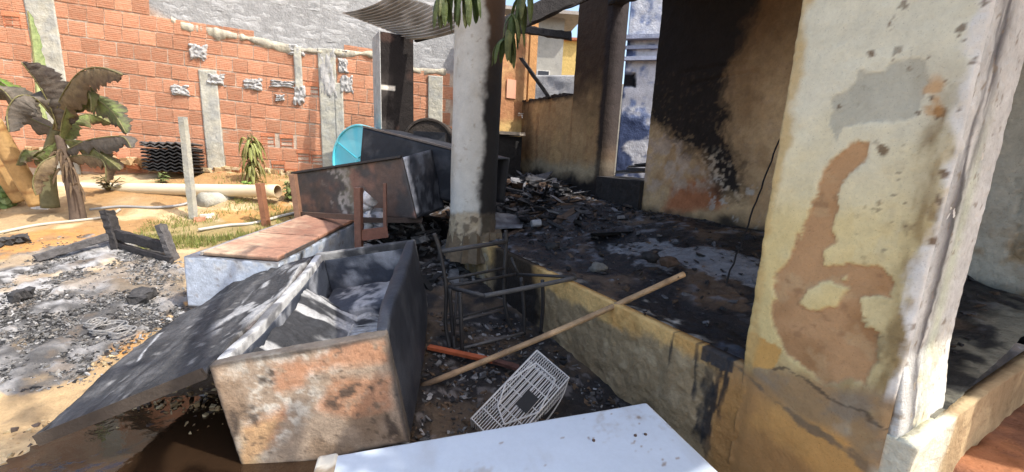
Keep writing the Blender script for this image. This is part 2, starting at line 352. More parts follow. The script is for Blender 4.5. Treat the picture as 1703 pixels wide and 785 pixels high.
# ------------------------------------------------------------------ porch: floor, foundation, pier
def fz(s, t):
    return .625 + .31 * sst(.15, 1.9, t) + .13 * (1 - sst(-2.2, -.6, s)) * sst(.3, 1.6, t) - .12 * sst(1.9, 2.7, s) * sst(.4, 1.6, t)
def porch_floor():
    S = np.linspace(-4.3, 2.672, 440); T = np.linspace(.045, 2.02, 150); a, b = np.meshgrid(S, T, indexing='ij'); a = a.ravel(); b = b.ravel()
    P = PO + a[:, None] * PU + b[:, None] * PV; P[:, 2] = fz(a, b); PX, PY = proj(P)
    n1 = fbm(P, 3, 5, 3); n2 = fbm(P, 12, 4, 4); n3 = fbm(P * (1, 1, 1), 1.3, 4, 6)
    c = C4((.018, .0175, .019), len(P), .42)
    c[:, :3] = mix(c[:, :3], (.10, .068, .045), sst(.05, .5, n1 + .5 * pmask(P, [(900, 440), (1060, 420), (1250, 470), (1250, 530), (1120, 540), (980, 480)], 30, 3, 7) - .2))
    c[:, :3] = mix(c[:, :3], (.16, .165, .185), sst(.25, .6, n2) * sst(-.3, .4, n1) * .8)
    gp = pmask(P, [(1010, 405), (1130, 410), (1260, 430), (1260, 475), (1190, 455), (1080, 430)], 20, 4, 9); c[:, :3] = mix(c[:, :3], (.23, .235, .25), gp * .75); c[:, 3] -= gp * .15
    wp = pmask(P, [(1040, 510), (1110, 505), (1160, 550), (1165, 580), (1110, 560)], 16, 8, 10); c[:, :3] = mix(c[:, :3], (.45, .42, .37), wp * sst(-.1, .4, n2))
    bl = pmask(P, [(1140, 585), (1200, 570), (1240, 580), (1230, 620), (1190, 605)], 8, 6, 12); c[:, :3] = mix(c[:, :3], (.055, .065, .085), bl)
    eg = (1 - sst(.06, .16, b)) * sst(-.1, .4, n2 + .3 * n1) * (a > 0); c[:, :3] = mix(c[:, :3], (.34, .31, .26), eg * .8)
    rt = sst(2.45, 2.6, a); rc = mix(np.tile((.19, .18, .14), (len(P), 1)), (.02, .02, .02), sst(.0, .35, fbm(np.stack([a * 1.2, b * 1.6, b * 0], 1), 3, 6, 15))); c[:, :3] = mix(c[:, :3], rc, rt); c[:, 3] = np.where(rt > .5, .8, c[:, 3])
    P[:, 2] += (.02 * n1 + .012 * n2 + .006 * fbm(P, 30, 3, 8)) * sst(0.045, .16, b)
    mb = MB(); mb.grid(P, 440, 150, c)
    return tag(mb.build('porch_floor', M_GROUND, smooth=True), kind='structure')
porch_floor()
def z6(pts, ox=1150, oy=380, k=1.938): return [(ox + x / k, oy + y / k) for x, y in pts]
def z5(pts): return z6(pts, 1220, 0, 1.963)
BROWN = z5([(365, 480), (400, 457), (435, 465), (435, 500), (405, 545), (350, 600), (335, 650), (345, 690), (320, 740), (330, 790)]) + z6([(470, 30), (420, 70), (430, 110), (520, 120), (600, 130), (650, 180), (640, 230), (625, 300), (600, 340), (595, 420), (575, 470), (560, 500), (500, 490), (430, 500), (350, 440), (300, 400), (290, 350), (255, 310), (250, 290), (270, 220), (270, 140), (320, 80), (350, 0)]) + z5([(215, 785), (240, 680), (270, 600)])
ISL = [z6([(350, 240), (380, 190), (440, 170), (470, 190), (510, 200), (480, 225), (460, 255), (400, 270)]), z6([(540, 230), (600, 215), (655, 235), (640, 300), (600, 340), (560, 320), (540, 280)]), z6([(483, 160), (500, 155), (500, 170), (486, 170)])]
GREYPATCH = z5([(325, 310), (380, 285), (415, 225), (440, 240), (500, 235), (520, 205), (570, 190), (620, 195), (640, 260), (600, 370), (520, 395), (440, 400), (360, 410), (330, 470), (318, 400)])
ORANGE = [(1236, 606), (1248, 548), (1272, 566), (1302, 584), (1292, 596), (1280, 610)]
def pier_col(P, a, b):
    PX, PY = proj(P); n = len(P)
    c = C4((.70, .68, .53), n, .8)
    c[:, :3] = mix(c[:, :3], (.74, .63, .33), sst(160, 400, PY + 70 * fbm(P, 3.5, 6, 3)) * .95)
    c[:, :3] = mix(c[:, :3], (.70, .56, .25), sst(.1, .5, fbm(P, 3, 4, 5)) * sst(260, 460, PY) * (PX < 1420) * .8)
    m = pmask(P, GREYPATCH, 8, 11, 7); c[:, :3] = mix(c[:, :3], (.41, .405, .33), m * .75)
    # damp olive-brown stain towards the corner
    e = sst(1440, 1545, PX + (PY - 300) * .22 + 60 * fbm(P * (1, 1, .5), 7, 6, 11)) * sst(40, 260, PY) * (.35 + .65 * sst(-.4, .35, fbm(P * (1, 1, .3), 20, 5, 12))); c[:, :3] = mix(c[:, :3], (.25, .175, .075), e * .9)
    e2 = sst(.3, .7, fbm(P * (1, 1, .6), 26, 5, 13)) * sst(1450, 1560, PX + (PY - 300) * .25) * sst(120, 260, PY); c[:, :3] = mix(c[:, :3], (.18, .12, .06), e2 * .55)
    w = sst(2.590, 2.615, (P - PO) @ PU + .035 * fbm(P * (1, 1, .5), 13, 6, 15)); c[:, :3] = mix(c[:, :3], WHITEP, w)
    br = pmask(P, BROWN, 8, 11, 17)
    for q in ISL: br = br * (1 - pmask(P, q, 7, 12, 19))
    bc = mix(np.tile((.49, .295, .145), (n, 1)), (.37, .205, .09), sst(-.3, .5, fbm(P, 5, 6, 21))); bc = mix(bc, (.52, .37, .20), sst(.25, .7, fbm(P, 13, 5, 22)) * .5); bc = mix(bc, (.24, .13, .065), sst(.45, .8, fbm(P, 28, 4, 23)) * .5)
    c[:, :3] = mix(c[:, :3], bc, br)
    og = pmask(P, ORANGE, 5, 12, 23); c[:, :3] = mix(c[:, :3], (.58, .31, .085), og)
    low = sst(585, 640, PY - (PX - 1300) * .30 + 26 * fbm(P, 6, 5, 24)); lc = mix(np.tile((.36, .235, .115), (n, 1)), (.27, .21, .14), sst(-.2, .4, fbm(P, 7, 5, 66))); c[:, :3] = mix(c[:, :3], lc, low * (1 - .5 * br)); ck = 1 - sst(1.0, 3.5, np.abs(PY - 622 - (PX - 1300) * .50 + 22 * fbm(P, 6, 5, 67)) + 2 * fbm(P, 40, 3, 68)); c[:, :3] = mix(c[:, :3], (.07, .05, .035), ck * .75)
    spk = sst(.62, .72, fbm(P, 30, 4, 25)) * sst(1420, 1560, PX + 60 * fbm(P, 3, 3, 26)); c[:, :3] = mix(c[:, :3], (.13, .085, .05), spk * .8)
    c[:, :3] = mix(c[:, :3], (.50, .40, .20), sst(.35, .75, fbm(P, 9, 6, 77)) * sst(200, 420, PY) * (1 - br) * .35); c[:, :3] = mix(c[:, :3], (.52, .50, .40), sst(.5, .9, fbm(P * (1, 1, .5), 7, 6, 78)) * (1 - br) * .3)
    for (qx, qy, r) in [(1450, 88, 7), (1468, 250, 11), (1550, 165, 10), (1568, 290, 10), (1480, 40, 6), (1545, 95, 5), (1585, 290, 7), (1548, 400, 8), (1563, 185, 10), (1395, 178, 4)]:
        d = np.hypot(PX - qx, PY - qy) + r * .6 * fbm(P, 25, 3, 27); k = 1 - sst(r * .5, r * 1.0, d)
        c[:, :3] = mix(c[:, :3], (.13, .07, .028), k * .85)
    og = sst(-.5, .2, fbm(P, 30, 4, 99)) * (1 - sst(8, 30, np.hypot((PX - 1556) * 1.2, (PY - 165) * .55) + 16 * fbm(P, 12, 5, 28))); c[:, :3] = mix(c[:, :3], (.52, .27, .09), og * .7)
    o2 = pmask(P, ORANGE, 7, 10, 23); c[:, :3] = mix(c[:, :3], (.62, .36, .11), o2)
    # left arris chipped to yellowish
    lf = 1 - sst(.01, .05, a + .035 * fbm(P, 9, 4, 29)); c[:, :3] = mix(c[:, :3], (.50, .36, .15), lf * .8)
    return c
def pier_all(P, a, b):
    c = pier_col(P, a, b); lo = 1 - sst(.575, .625, P[:, 2] + .03 * fbm(P, 7, 4, 71) + .22 * (a - .05)); d = found_col(P, a, b); c[:, :3] = c[:, :3] * (1 - lo[:, None]) + d[:, :3] * lo[:, None]; return c
def pier_disp(P, a, b):
    br = pmask(P, BROWN, 8, 11, 17)
    for q in ISL: br = br * (1 - pmask(P, q, 7, 12, 19))
    m = pmask(P, GREYPATCH, 8, 11, 7)
    edge = (1 - sst(0, .05, a)) * .010 * fbm(P, 14, 5, 33) - .012 * sst(.50, .53, a + .012 * fbm(P, 14, 3, 34))
    return .004 * fbm(P, 3, 4, 31) + .0016 * fbm(P, 25, 3, 32) - .013 * (1 - sst(0, .07, a)) * (1 - sst(.58, .64, P[:, 2])) - .008 * br - .003 * m + edge
def side_col(P, a, b):
    n = len(P); PX, PY = proj(P); c = C4((.62, .62, .58), n, .85)
    k = np.exp(-((a - .10 - .03 * fbm(P * (1, 1, .3), 6, 3, 2)) / .065) ** 2) * sst(-.6, .25, fbm(P * (1, 1, .18), 20, 5, 3)); c[:, :3] = mix(c[:, :3], (.085, .082, .088), k * .97)
    c[:, :3] = mix(c[:, :3], (.58, .64, .45), np.exp(-((a - .20) / .05) ** 2) * (1 - sst(1.4, 1.9, P[:, 2])) * .6)
    c[:, :3] = mix(c[:, :3], (.50, .46, .33), sst(.2, .5, fbm(P, 8, 5, 5)) * (1 - sst(.8, 1.1, P[:, 2])) * .8)
    c[:, :3] = mix(c[:, :3], (.25, .20, .14), sst(.55, .7, fbm(P, 30, 4, 6)) * .7)
    return c
def pier():
    t = thing('porch_pier', 'wide plastered porch pier with peeling cream paint and brown bare patches, nearest the camera', 'pier', st(2.36, .2, .62))
    mb = MB(); slab(mb, st(2.10, -.014, -.2), PU, ZZ, -PV, .525, 3.55, .41, .0075, pier_all, pier_disp)
    mb.build('front_face', M_PAINT, t, smooth=True)
    mb = MB(); slab(mb, st(2.628, .004, .60), PV, ZZ, PU, .40, 2.75, .004, .009, side_col, lambda P, a, b: .0025 * fbm(P, 4, 4, 41) + .003 * fbm(P, 26, 4, 42) + (.03 * (1 - sst(.62, .95, P[:, 2]))) - .008 * (1 - sst(0, .02, a)))
    mb.build('side_face', M_ROUGHP, t, smooth=True)
    return t
def found_col(P, a, b):
    n = len(P); PX, PY = proj(P); s = (P - PO) @ PU; z = P[:, 2]
    c = C4((.34, .25, .14), n, .9)
    f = fbm(P, 3.5, 5, 3); g = fbm(P, 12, 4, 4)
    c[:, :3] = mix(c[:, :3], (.17, .125, .07), sst(.0, .5, f)); c[:, :3] = mix(c[:, :3], (.42, .32, .19), sst(.2, .6, g))
    yl = sst(.43, .50, z + .09 * f + .03 * g - .06 * (s > 1.0) * (s - 1.)); yc = mix(np.tile((.74, .47, .18), (n, 1)), (.62, .36, .125), sst(-.1, .5, fbm(P, 6, 4, 6)))
    c[:, :3] = mix(c[:, :3], yc, yl)
    rt = sst(1.93, 2.02, s + .03 * f); rc = mix(np.tile((.62, .335, .105), (n, 1)), (.44, .235, .085), sst(-.25, .45, fbm(P, 4, 5, 8))); rc = mix(rc, (.50, .29, .09), sst(.15, .5, fbm(P, 2.2, 4, 9)) * .7)
    rc = mix(rc, (.36, .235, .115), sst(.48, .6, z + .07 * f) * .8); rc = mix(rc, (.16, .125, .085), (1 - sst(.02, .12, np.abs(z - (.585 - (s - 2.1) * .25) + .03 * f) * 6 + .2 * g)) * .8)
    wh = sst(2.56, 2.62, s + .05 * f + .1 * (z - .6)); rc = mix(rc, (.62, .59, .46), wh)
    c[:, :3] = mix(c[:, :3], rc, rt)
    # run-off soot: dribbles below the floor edge beside the pier
    for (s0, w, zb) in [(1.86, .012, .34), (1.935, .035, .12), (1.975, .02, .05), (2.02, .013, .30), (1.70, .006, .40)]:
        wd_ = w * (1 + .5 * fbm(np.stack([z * 0, z * 0, z], 1), 14, 3, int(s0 * 100))); k = (1 - sst(.75, 1.15, np.abs(s - s0 - .010 * fbm(np.stack([z * 0, z * 0, z], 1), 6, 3, int(s0 * 50)) - .006 * g) / wd_)) * sst(zb - .04, zb + .05, z + .06 * g) * (.6 + .4 * sst(-.4, .3, fbm(P * (1, 1, .2), 40, 4, 5)))
        c[:, :3] = mix(c[:, :3], (.03, .03, .032), k * .92)
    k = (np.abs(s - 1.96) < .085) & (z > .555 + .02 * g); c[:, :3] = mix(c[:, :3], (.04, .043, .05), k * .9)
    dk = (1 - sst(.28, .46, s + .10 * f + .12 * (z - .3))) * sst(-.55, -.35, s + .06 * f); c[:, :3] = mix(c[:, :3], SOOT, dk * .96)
    lf = 1 - sst(-.62, -.45, s + .05 * f); lc = mix(np.tile((.40, .30, .16), (n, 1)), (.15, .11, .07), sst(-.1, .4, fbm(P, 9, 4, 14))); lc = mix(lc, (.50, .46, .36), sst(.25, .5, g) * .6); lc = mix(lc, SOOT, 1 - sst(-1.42, -1.25, s + .05 * f))
    c[:, :3] = mix(c[:, :3], lc, lf)
    return c
def found_disp(P, a, b):
    s = (P - PO) @ PU; r = 1 - sst(.43, .5, P[:, 2]) * (s > 0) * .75
    r = r * (1 - .75 * sst(1.9, 2.05, s))
    return r * (.012 * fbm(P, 5, 4, 41) + .007 * fbm(P, 16, 4, 42)) + .002 * fbm(P, 30, 3, 43)
def foundation():
    t = thing('foundation_wall', 'ochre plastered porch foundation wall, sooty under the chair frame, with black dribbles beside the pier', 'foundation', st(.5, .1, 0))
    mb = MB(); slab(mb, st(-4.0, 0, -.25), PU, ZZ, -PV, 6.70, .876, .06, .0095, found_col, found_disp); mb.build('front_face', M_ROUGHP, t, smooth=True)
    def sc(P, a, b):
        c = C4((.46, .345, .20), len(P), .9); c[:, :3] = mix(c[:, :3], (.34, .24, .135), sst(-.1, .4, fbm(P, 5, 5, 3))); c[:, :3] = mix(c[:, :3], (.64, .61, .48), (1 - sst(.28, .4, a + .06 * fbm(P, 7, 4, 4))))
        return c
    mb = MB(); slab(mb, st(2.705, .004, -.25), PV, ZZ, PU, 4.0, .880, .05, .02, sc, lambda P, a, b: .01 * fbm(P, 6, 4, 5)); mb.build('side_face', M_ROUGHP, t, smooth=True)
foundation()
pier()
# ------------------------------------------------------------------ house facade (t = T1)
def soft(P, poly, wid, seed, fr=5.):
    X, Y = proj(P); X = X + wid * .7 * fbm(P, fr, 5, seed); Y = Y + wid * .7 * fbm(P, fr, 5, seed + 9); r = 0
    for k in range(7): w = wid * (.3 + .7 * (k / 6)); r = r + inpoly(X + w * math.cos(k * 2.4), Y + w * math.sin(k * 2.4), poly)
    return r / 7.
def soot_col(P, a, b):
    n = len(P); PX, PY = proj(P); s = (P - PO) @ PU
    f = fbm(P, 3, 5, 3); g = fbm(P, 11, 5, 4); h = fbm(P, 30, 4, 5)
    c = C4((.50, .36, .205), n, .85)
    c[:, :3] = mix(c[:, :3], (.42, .28, .15), sst(-.1, .5, f)); c[:, :3] = mix(c[:, :3], (.46, .34, .22), sst(.2, .6, g) * .5)
    bp = soft(P, [(1120, 305), (1170, 298), (1200, 312), (1205, 345), (1150, 352), (1100, 355)], 8, 12, 8); c[:, :3] = mix(c[:, :3], (.36, .125, .055), bp * .85)
    pl = soft(P, [(1065, 200), (1120, 215), (1170, 260), (1215, 310), (1160, 320), (1065, 330)], 14, 14, 7); c[:, :3] = mix(c[:, :3], (.46, .36, .27), pl * sst(-.35, .25, g))
    sm = soft(P, [(1000, -300), (1250, -300), (1262, 0), (1222, 100), (1205, 170), (1210, 235), (1230, 275), (1243, 330), (1215, 330), (1190, 300), (1165, 250), (1125, 235), (1095, 205), (1000, 190)], 20, 16, 5)
    sm = np.clip(sm * 1.25 - .35 * sst(.1, .5, h) * (PY > 120), 0, 1)
    br = (1 - sst(0, 190, PY + 60 * f + (1320 - PX) * -.25)) * .75 + .35 * (1 - sst(-300, 60, PY))
    c[:, :3] = mix(c[:, :3], (.07, .036, .018), np.clip(br, 0, .9) * (s < 2.0))
    br2 = soft(P, [(1000, -300), (1350, -300), (1335, -20), (1290, 40), (1262, 130), (1240, 210), (1270, 330), (1180, 330), (1100, 150)], 38, 18, 4); c[:, :3] = mix(c[:, :3], (.10, .05, .022), br2 * .5)
    c[:, :3] = mix(c[:, :3], SOOT, sm * .97)
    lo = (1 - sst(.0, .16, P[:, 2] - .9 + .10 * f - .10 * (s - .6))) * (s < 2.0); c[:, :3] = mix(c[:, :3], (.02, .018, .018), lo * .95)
    wsp = sst(.38, .5, g + .4 * h) * soft(P, [(1180, 290), (1260, 310), (1270, 380), (1180, 370)], 10, 22, 8); c[:, :3] = mix(c[:, :3], (.42, .40, .36), wsp * .8)
    fr = soft(P, [(1190, 250), (1220, 300), (1235, 330), (1200, 320), (1160, 255)], 12, 24, 9) * sst(.05, .4, h); c[:, :3] = mix(c[:, :3], (.50, .43, .33), fr * .7)
    # the clean right-hand part seen past the pier
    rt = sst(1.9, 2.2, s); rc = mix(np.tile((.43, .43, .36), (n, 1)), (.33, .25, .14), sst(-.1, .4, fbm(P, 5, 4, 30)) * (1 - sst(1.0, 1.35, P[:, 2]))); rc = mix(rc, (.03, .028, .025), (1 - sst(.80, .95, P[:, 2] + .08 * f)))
    c[:, :3] = mix(c[:, :3], rc, rt)
    return c
def soot_disp(P, a, b):
    cr = np.zeros(len(P)); PX, PY = proj(P)
    for pts in ([(1688, 300), (1700, 330), (1692, 365), (1697, 400), (1703, 420)], [(1690, 395), (1680, 420), (1698, 430)], [(1130, 122), (1200, 108), (1250, 104)], [(1150, 140), (1200, 128), (1262, 118)]):
        for (x1, y1), (x2, y2) in zip(pts, pts[1:]):
            tt = np.clip(((PX - x1) * (x2 - x1) + (PY - y1) * (y2 - y1)) / ((x2 - x1) ** 2 + (y2 - y1) ** 2), 0, 1); d = np.hypot(PX - x1 - tt * (x2 - x1), PY - y1 - tt * (y2 - y1)) + 1.5 * fbm(P, 20, 3, 9); cr = np.maximum(cr, 1 - sst(1., 3., d))
    return .006 * fbm(P, 3, 4, 1) + .006 * fbm(P, 12, 4, 2) + .003 * fbm(P, 40, 3, 3) - .02 * cr
def oc_col(P, a, b):
    n = len(P); PX, PY = proj(P); s = (P - PO) @ PU; z = P[:, 2]
    f = fbm(P, 3, 5, 53); g = fbm(P, 11, 5, 54); st_ = fbm(P * (3, 3, .35), 3, 4, 55)
    c = C4((.38, .25, .125), n, .85); c[:, :3] = mix(c[:, :3], (.31, .185, .09), sst(-.15, .45, st_) * .7 + .3 * sst(-.2, .4, f)); c[:, :3] = mix(c[:, :3], (.50, .34, .16), sst(.2, .6, f) * .6)
    c[:, :3] = mix(c[:, :3], (.14, .09, .05), sst(.4, .8, st_ + .5 * g) * .45)
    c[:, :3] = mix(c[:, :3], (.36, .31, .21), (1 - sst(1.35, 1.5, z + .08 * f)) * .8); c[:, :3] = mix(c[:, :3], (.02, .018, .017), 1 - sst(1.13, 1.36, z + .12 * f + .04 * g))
    top = sst(2.3, 2.37, z + .03 * g) * (s < -1.99) ; c[:, :3] = mix(c[:, :3], (.04, .03, .022), top * .85)
    pil = (s > -1.99) * sst(1.75, 2.75, z + .35 * f); c[:, :3] = mix(c[:, :3], (.035, .022, .016), pil * .96)
    ed = sst(-1.42, -1.34, s + .02 * g) * (s < -1.2); c[:, :3] = mix(c[:, :3], (.025, .02, .02), ed * (.75 + .22 * sst(1.3, 1.8, z)))
    crn = (1 - sst(-3.45, -3.33, s + .02 * f)) * sst(1.3, 1.5, z); c[:, :3] = mix(c[:, :3], (.47, .25, .09), crn * .6)
    dl = (1 - sst(.2, .9, np.hypot((PX - 876) / 18, (PY - 215) / 90) + .2 * f)); c[:, :3] = mix(c[:, :3], (.05, .035, .022), dl * .7)
    return c
def facade():
    t = thing('sooty_house_wall', 'tall house wall between doorway and pier, burnt black at the top left and tan at the right', 'wall', st(.8, T1, .9))
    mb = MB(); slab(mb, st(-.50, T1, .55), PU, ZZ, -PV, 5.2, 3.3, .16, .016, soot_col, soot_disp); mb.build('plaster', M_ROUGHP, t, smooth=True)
    t = thing('half_wall', 'ochre waist-high wall with a burnt square pillar, below the window opening at the back', 'wall', st(-2.4, T1, 1.0))
    dd = lambda P, a, b: .006 * fbm(P, 3, 4, 1) + .004 * fbm(P, 14, 4, 2)
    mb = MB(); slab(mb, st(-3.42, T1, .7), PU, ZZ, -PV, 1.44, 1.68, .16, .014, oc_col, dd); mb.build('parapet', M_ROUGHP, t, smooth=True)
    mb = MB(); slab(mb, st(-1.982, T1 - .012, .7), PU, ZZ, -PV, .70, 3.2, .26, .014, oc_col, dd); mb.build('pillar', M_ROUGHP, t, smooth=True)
    mb = MB()
    for k in range(26):
        s0 = -3.4 + k * .0535; h = .02 + .03 * random.random(); mb.box(st(s0, T1 + .07, 2.38 + h / 2), (.06, .15, h), np.stack([PU, PV, ZZ], 1), (.035, .028, .024, .9), .008)
    mb.build('burnt_sill', M_CHAR, t)
    # the short wall that closes the porch on the left
    t = thing('side_wall', 'narrow orange plastered wall behind the round column with a tap and pink tile', 'wall', st(-3.45, 1.2, 1.0))
    def c2(P, a, b):
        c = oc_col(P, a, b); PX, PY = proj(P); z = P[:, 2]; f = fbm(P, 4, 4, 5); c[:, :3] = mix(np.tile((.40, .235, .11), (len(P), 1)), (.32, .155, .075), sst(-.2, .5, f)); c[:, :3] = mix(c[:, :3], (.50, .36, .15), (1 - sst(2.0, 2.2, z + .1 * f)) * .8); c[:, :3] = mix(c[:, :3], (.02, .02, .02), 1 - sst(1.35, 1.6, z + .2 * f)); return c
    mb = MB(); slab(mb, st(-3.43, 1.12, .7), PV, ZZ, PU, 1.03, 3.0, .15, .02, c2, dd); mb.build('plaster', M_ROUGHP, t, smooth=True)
    mb = MB(); slab(mb, st(-3.28, T1 - .02, 2.38), PU, ZZ, -PV, -.0 + .06, 1.4, .14, .02, lambda P, a, b: C4((.48, .27, .10), len(P)) * (.75, .7, .75, 1), None); mb.build('window_jamb', M_ROUGHP, t)
    p = onpl(850, 148, st(-3.41, 0, 0), PU); mb = MB(); mb.box(p, (.02, .17, .30), np.stack([PU, PV, ZZ], 1), (.55, .27, .17, .6), .004); mb.build('tile', M_PLASTIC, t)
    p = onpl(862, 192, st(-3.40, 0, 0), PU); mb = MB(); mb.tube([p, p + PU * .12, p + PU * .14 - ZZ * .05], .012, 8, (.4, .38, .34, .4)); mb.beam(p + PU * .08 - PV * .05 + ZZ * .03, p + PU * .08 + PV * .05 + ZZ * .03, .012, .012, (.4, .38, .34, .4)); mb.build('tap', M_METAL, t)
    t = thing('burnt_counter', 'black burnt counter with a pale slab top against the orange side wall', 'counter', st(-3.0, 1.5, 1.0))
    ctop = onpl(850, 223, st(-3.2, 1.4, 0), PU)[2]
    mb = MB(); mb.box(st(-3.14, 1.25, ctop), (.55, 1.0, .05), np.stack([PU, PV, ZZ], 1), (.42, .36, .28, .7), .004); mb.build('slab_top', M_ROUGHP, t)
    mb = MB(); mb.box(st(-3.16, 1.27, (ctop + .8) / 2 - .02), (.48, .92, ctop - .85), np.stack([PU, PV, ZZ], 1), (.018, .017, .017, .9), .004); mb.build('base', M_CHAR, t)
    # doorway: threshold and what is left behind it
    t = thing('door_threshold', 'black sooty raised threshold block in the doorway beside the burnt pillar', 'threshold', st(-.9, T1, .9))
    mb = MB(); slab(mb, st(-1.28, T1 - .06, .75), PU, ZZ, -PV, .78, .52, .55, .02, lambda P, a, b: C4((.028, .026, .026), len(P)), lambda P, a, b: .012 * fbm(P, 8, 4, 3)); mb.build('block', M_CHAR, t)
facade()
# round column
def column():
    c0 = np.array([-.40, 4.47]); t = thing('round_column', 'thick round whitewashed porch column with soot down its right flank', 'column', (*c0, .62))
    zs = np.linspace(.45, 3.4, 300); th = np.linspace(0, 2 * math.pi, 145)[:-1]
    a, b = np.meshgrid(zs, th, indexing='ij'); a = a.ravel(); b = b.ravel(); r = .243
    P = np.stack([c0[0] + r * np.cos(b), c0[1] + r * np.sin(b), a], 1); P[:, 0] += (3.4 - a) * -.012
    PX, PY = proj(P); f = fbm(P, 3, 5, 3); g = fbm(P, 13, 4, 4)
    c = C4((.56, .545, .49), len(P), .85); c[:, :3] = mix(c[:, :3], (.45, .40, .31), sst(.1, .6, f) * .6); c[:, :3] = mix(c[:, :3], (.36, .31, .24), sst(.62, .75, fbm(P, 22, 4, 5)) * .6)
    bx = np.interp(PY, [-200, 0, 150, 280, 330, 380, 420], [820, 813, 806, 797, 790, 797, 800]); k = sst(-7, 5, PX - bx + 9 * f + 3 * g); k = np.maximum(k, (b < math.pi) * 1.)
    bk = mix(np.tile((.02, .018, .017), (len(P), 1)), (.10, .06, .035), sst(1.9, 2.8, a + .3 * f)); c[:, :3] = mix(c[:, :3], bk, k)
    lo = 1 - sst(.86, .92, a + .05 * f + .02 * g); c[:, :3] = mix(c[:, :3], (.40, .31, .19), lo * .85 * (1 - k * .8)); c[:, :3] = mix(c[:, :3], (.12, .09, .06), lo * sst(.05, .4, g) * .8)
    n = np.stack([np.cos(b), np.sin(b), b * 0], 1); P = P + n * (.004 * f + .002 * g + lo * .012 * g)[:, None]
    nz, na = len(zs), len(th); Fs = [(i * na + j, i * na + (j + 1) % na, (i + 1) * na + (j + 1) % na, (i + 1) * na + j) for i in range(nz - 1) for j in range(na)]
    mb = MB(); mb.add(P, Fs, c); mb.build('shaft', M_PAINT, t, smooth=True)
    mb = MB(); V = []
    for k in range(40):
        an = 2 * math.pi * k / 40; rr = .31 + .03 * math.sin(k * 2.3); V += [(c0[0] + rr * math.cos(an), c0[1] + rr * math.sin(an), .40), (c0[0] + (rr - .05) * math.cos(an), c0[1] + (rr - .05) * math.sin(an), .69 + .02 * math.sin(k * 1.3))]
    mb.add(V, [(2 * k, (2 * k + 2) % 80, (2 * k + 3) % 80, 2 * k + 1) for k in range(40)] + [tuple(2 * k + 1 for k in range(40))], (.17, .13, .085, .9)); mb.build('footing', M_ROUGHP, t)
column()
# square pillar at the far corner of the porch
def far_pillar():
    c0 = aty(654, 150, 6.25); t = thing('burnt_square_pillar', 'square concrete pillar under the corrugated sheet, its right face burnt black', 'pillar', (c0[0], c0[1], .8))
    def cc(dark):
        def fn(P, a, b):
            c = C4((.43, .43, .41), len(P)); f = fbm(P, 4, 4, 3); z = P[:, 2]
            if dark:
                c[:, :3] = (.016, .013, .012); c[:, :3] = mix(c[:, :3], (.05, .03, .024), sst(.2, .6, f)); c[:, :3] = mix(c[:, :3], (.10, .085, .075), (1 - sst(.15, .19, a)) * sst(-.5, .1, f) * (1 - sst(2.3, 2.6, z)) * .6)
                c[:, :3] = mix(c[:, :3], (.62, .58, .50), (1 - sst(.02, .03, np.abs(z - 2.32 + .01 * f))) * (a < .2))
            else: c[:, :3] = mix(c[:, :3], (.28, .27, .26), sst(.1, .5, f) * .5)
            return c
        return fn
    p = st(0, 0, 0) * 0 + np.array([c0[0], c0[1], .6]); w = .45
    mb = MB(); slab(mb, p - PU * -w / 2 - PV * w / 2, PV, ZZ, PU, w, 2.42, w, .02, cc(True), lambda P, a, b: .004 * fbm(P, 8, 3, 2)); mb.build('burnt_face', M_ROUGHP, t)
    mb = MB(); slab(mb, p - PU * w / 2 - PV * (w / 2 + .004), PU, ZZ, -PV, w + .004, 2.42, .01, .02, cc(False), None); mb.build('grey_face', M_ROUGHP, t)
far_pillar()
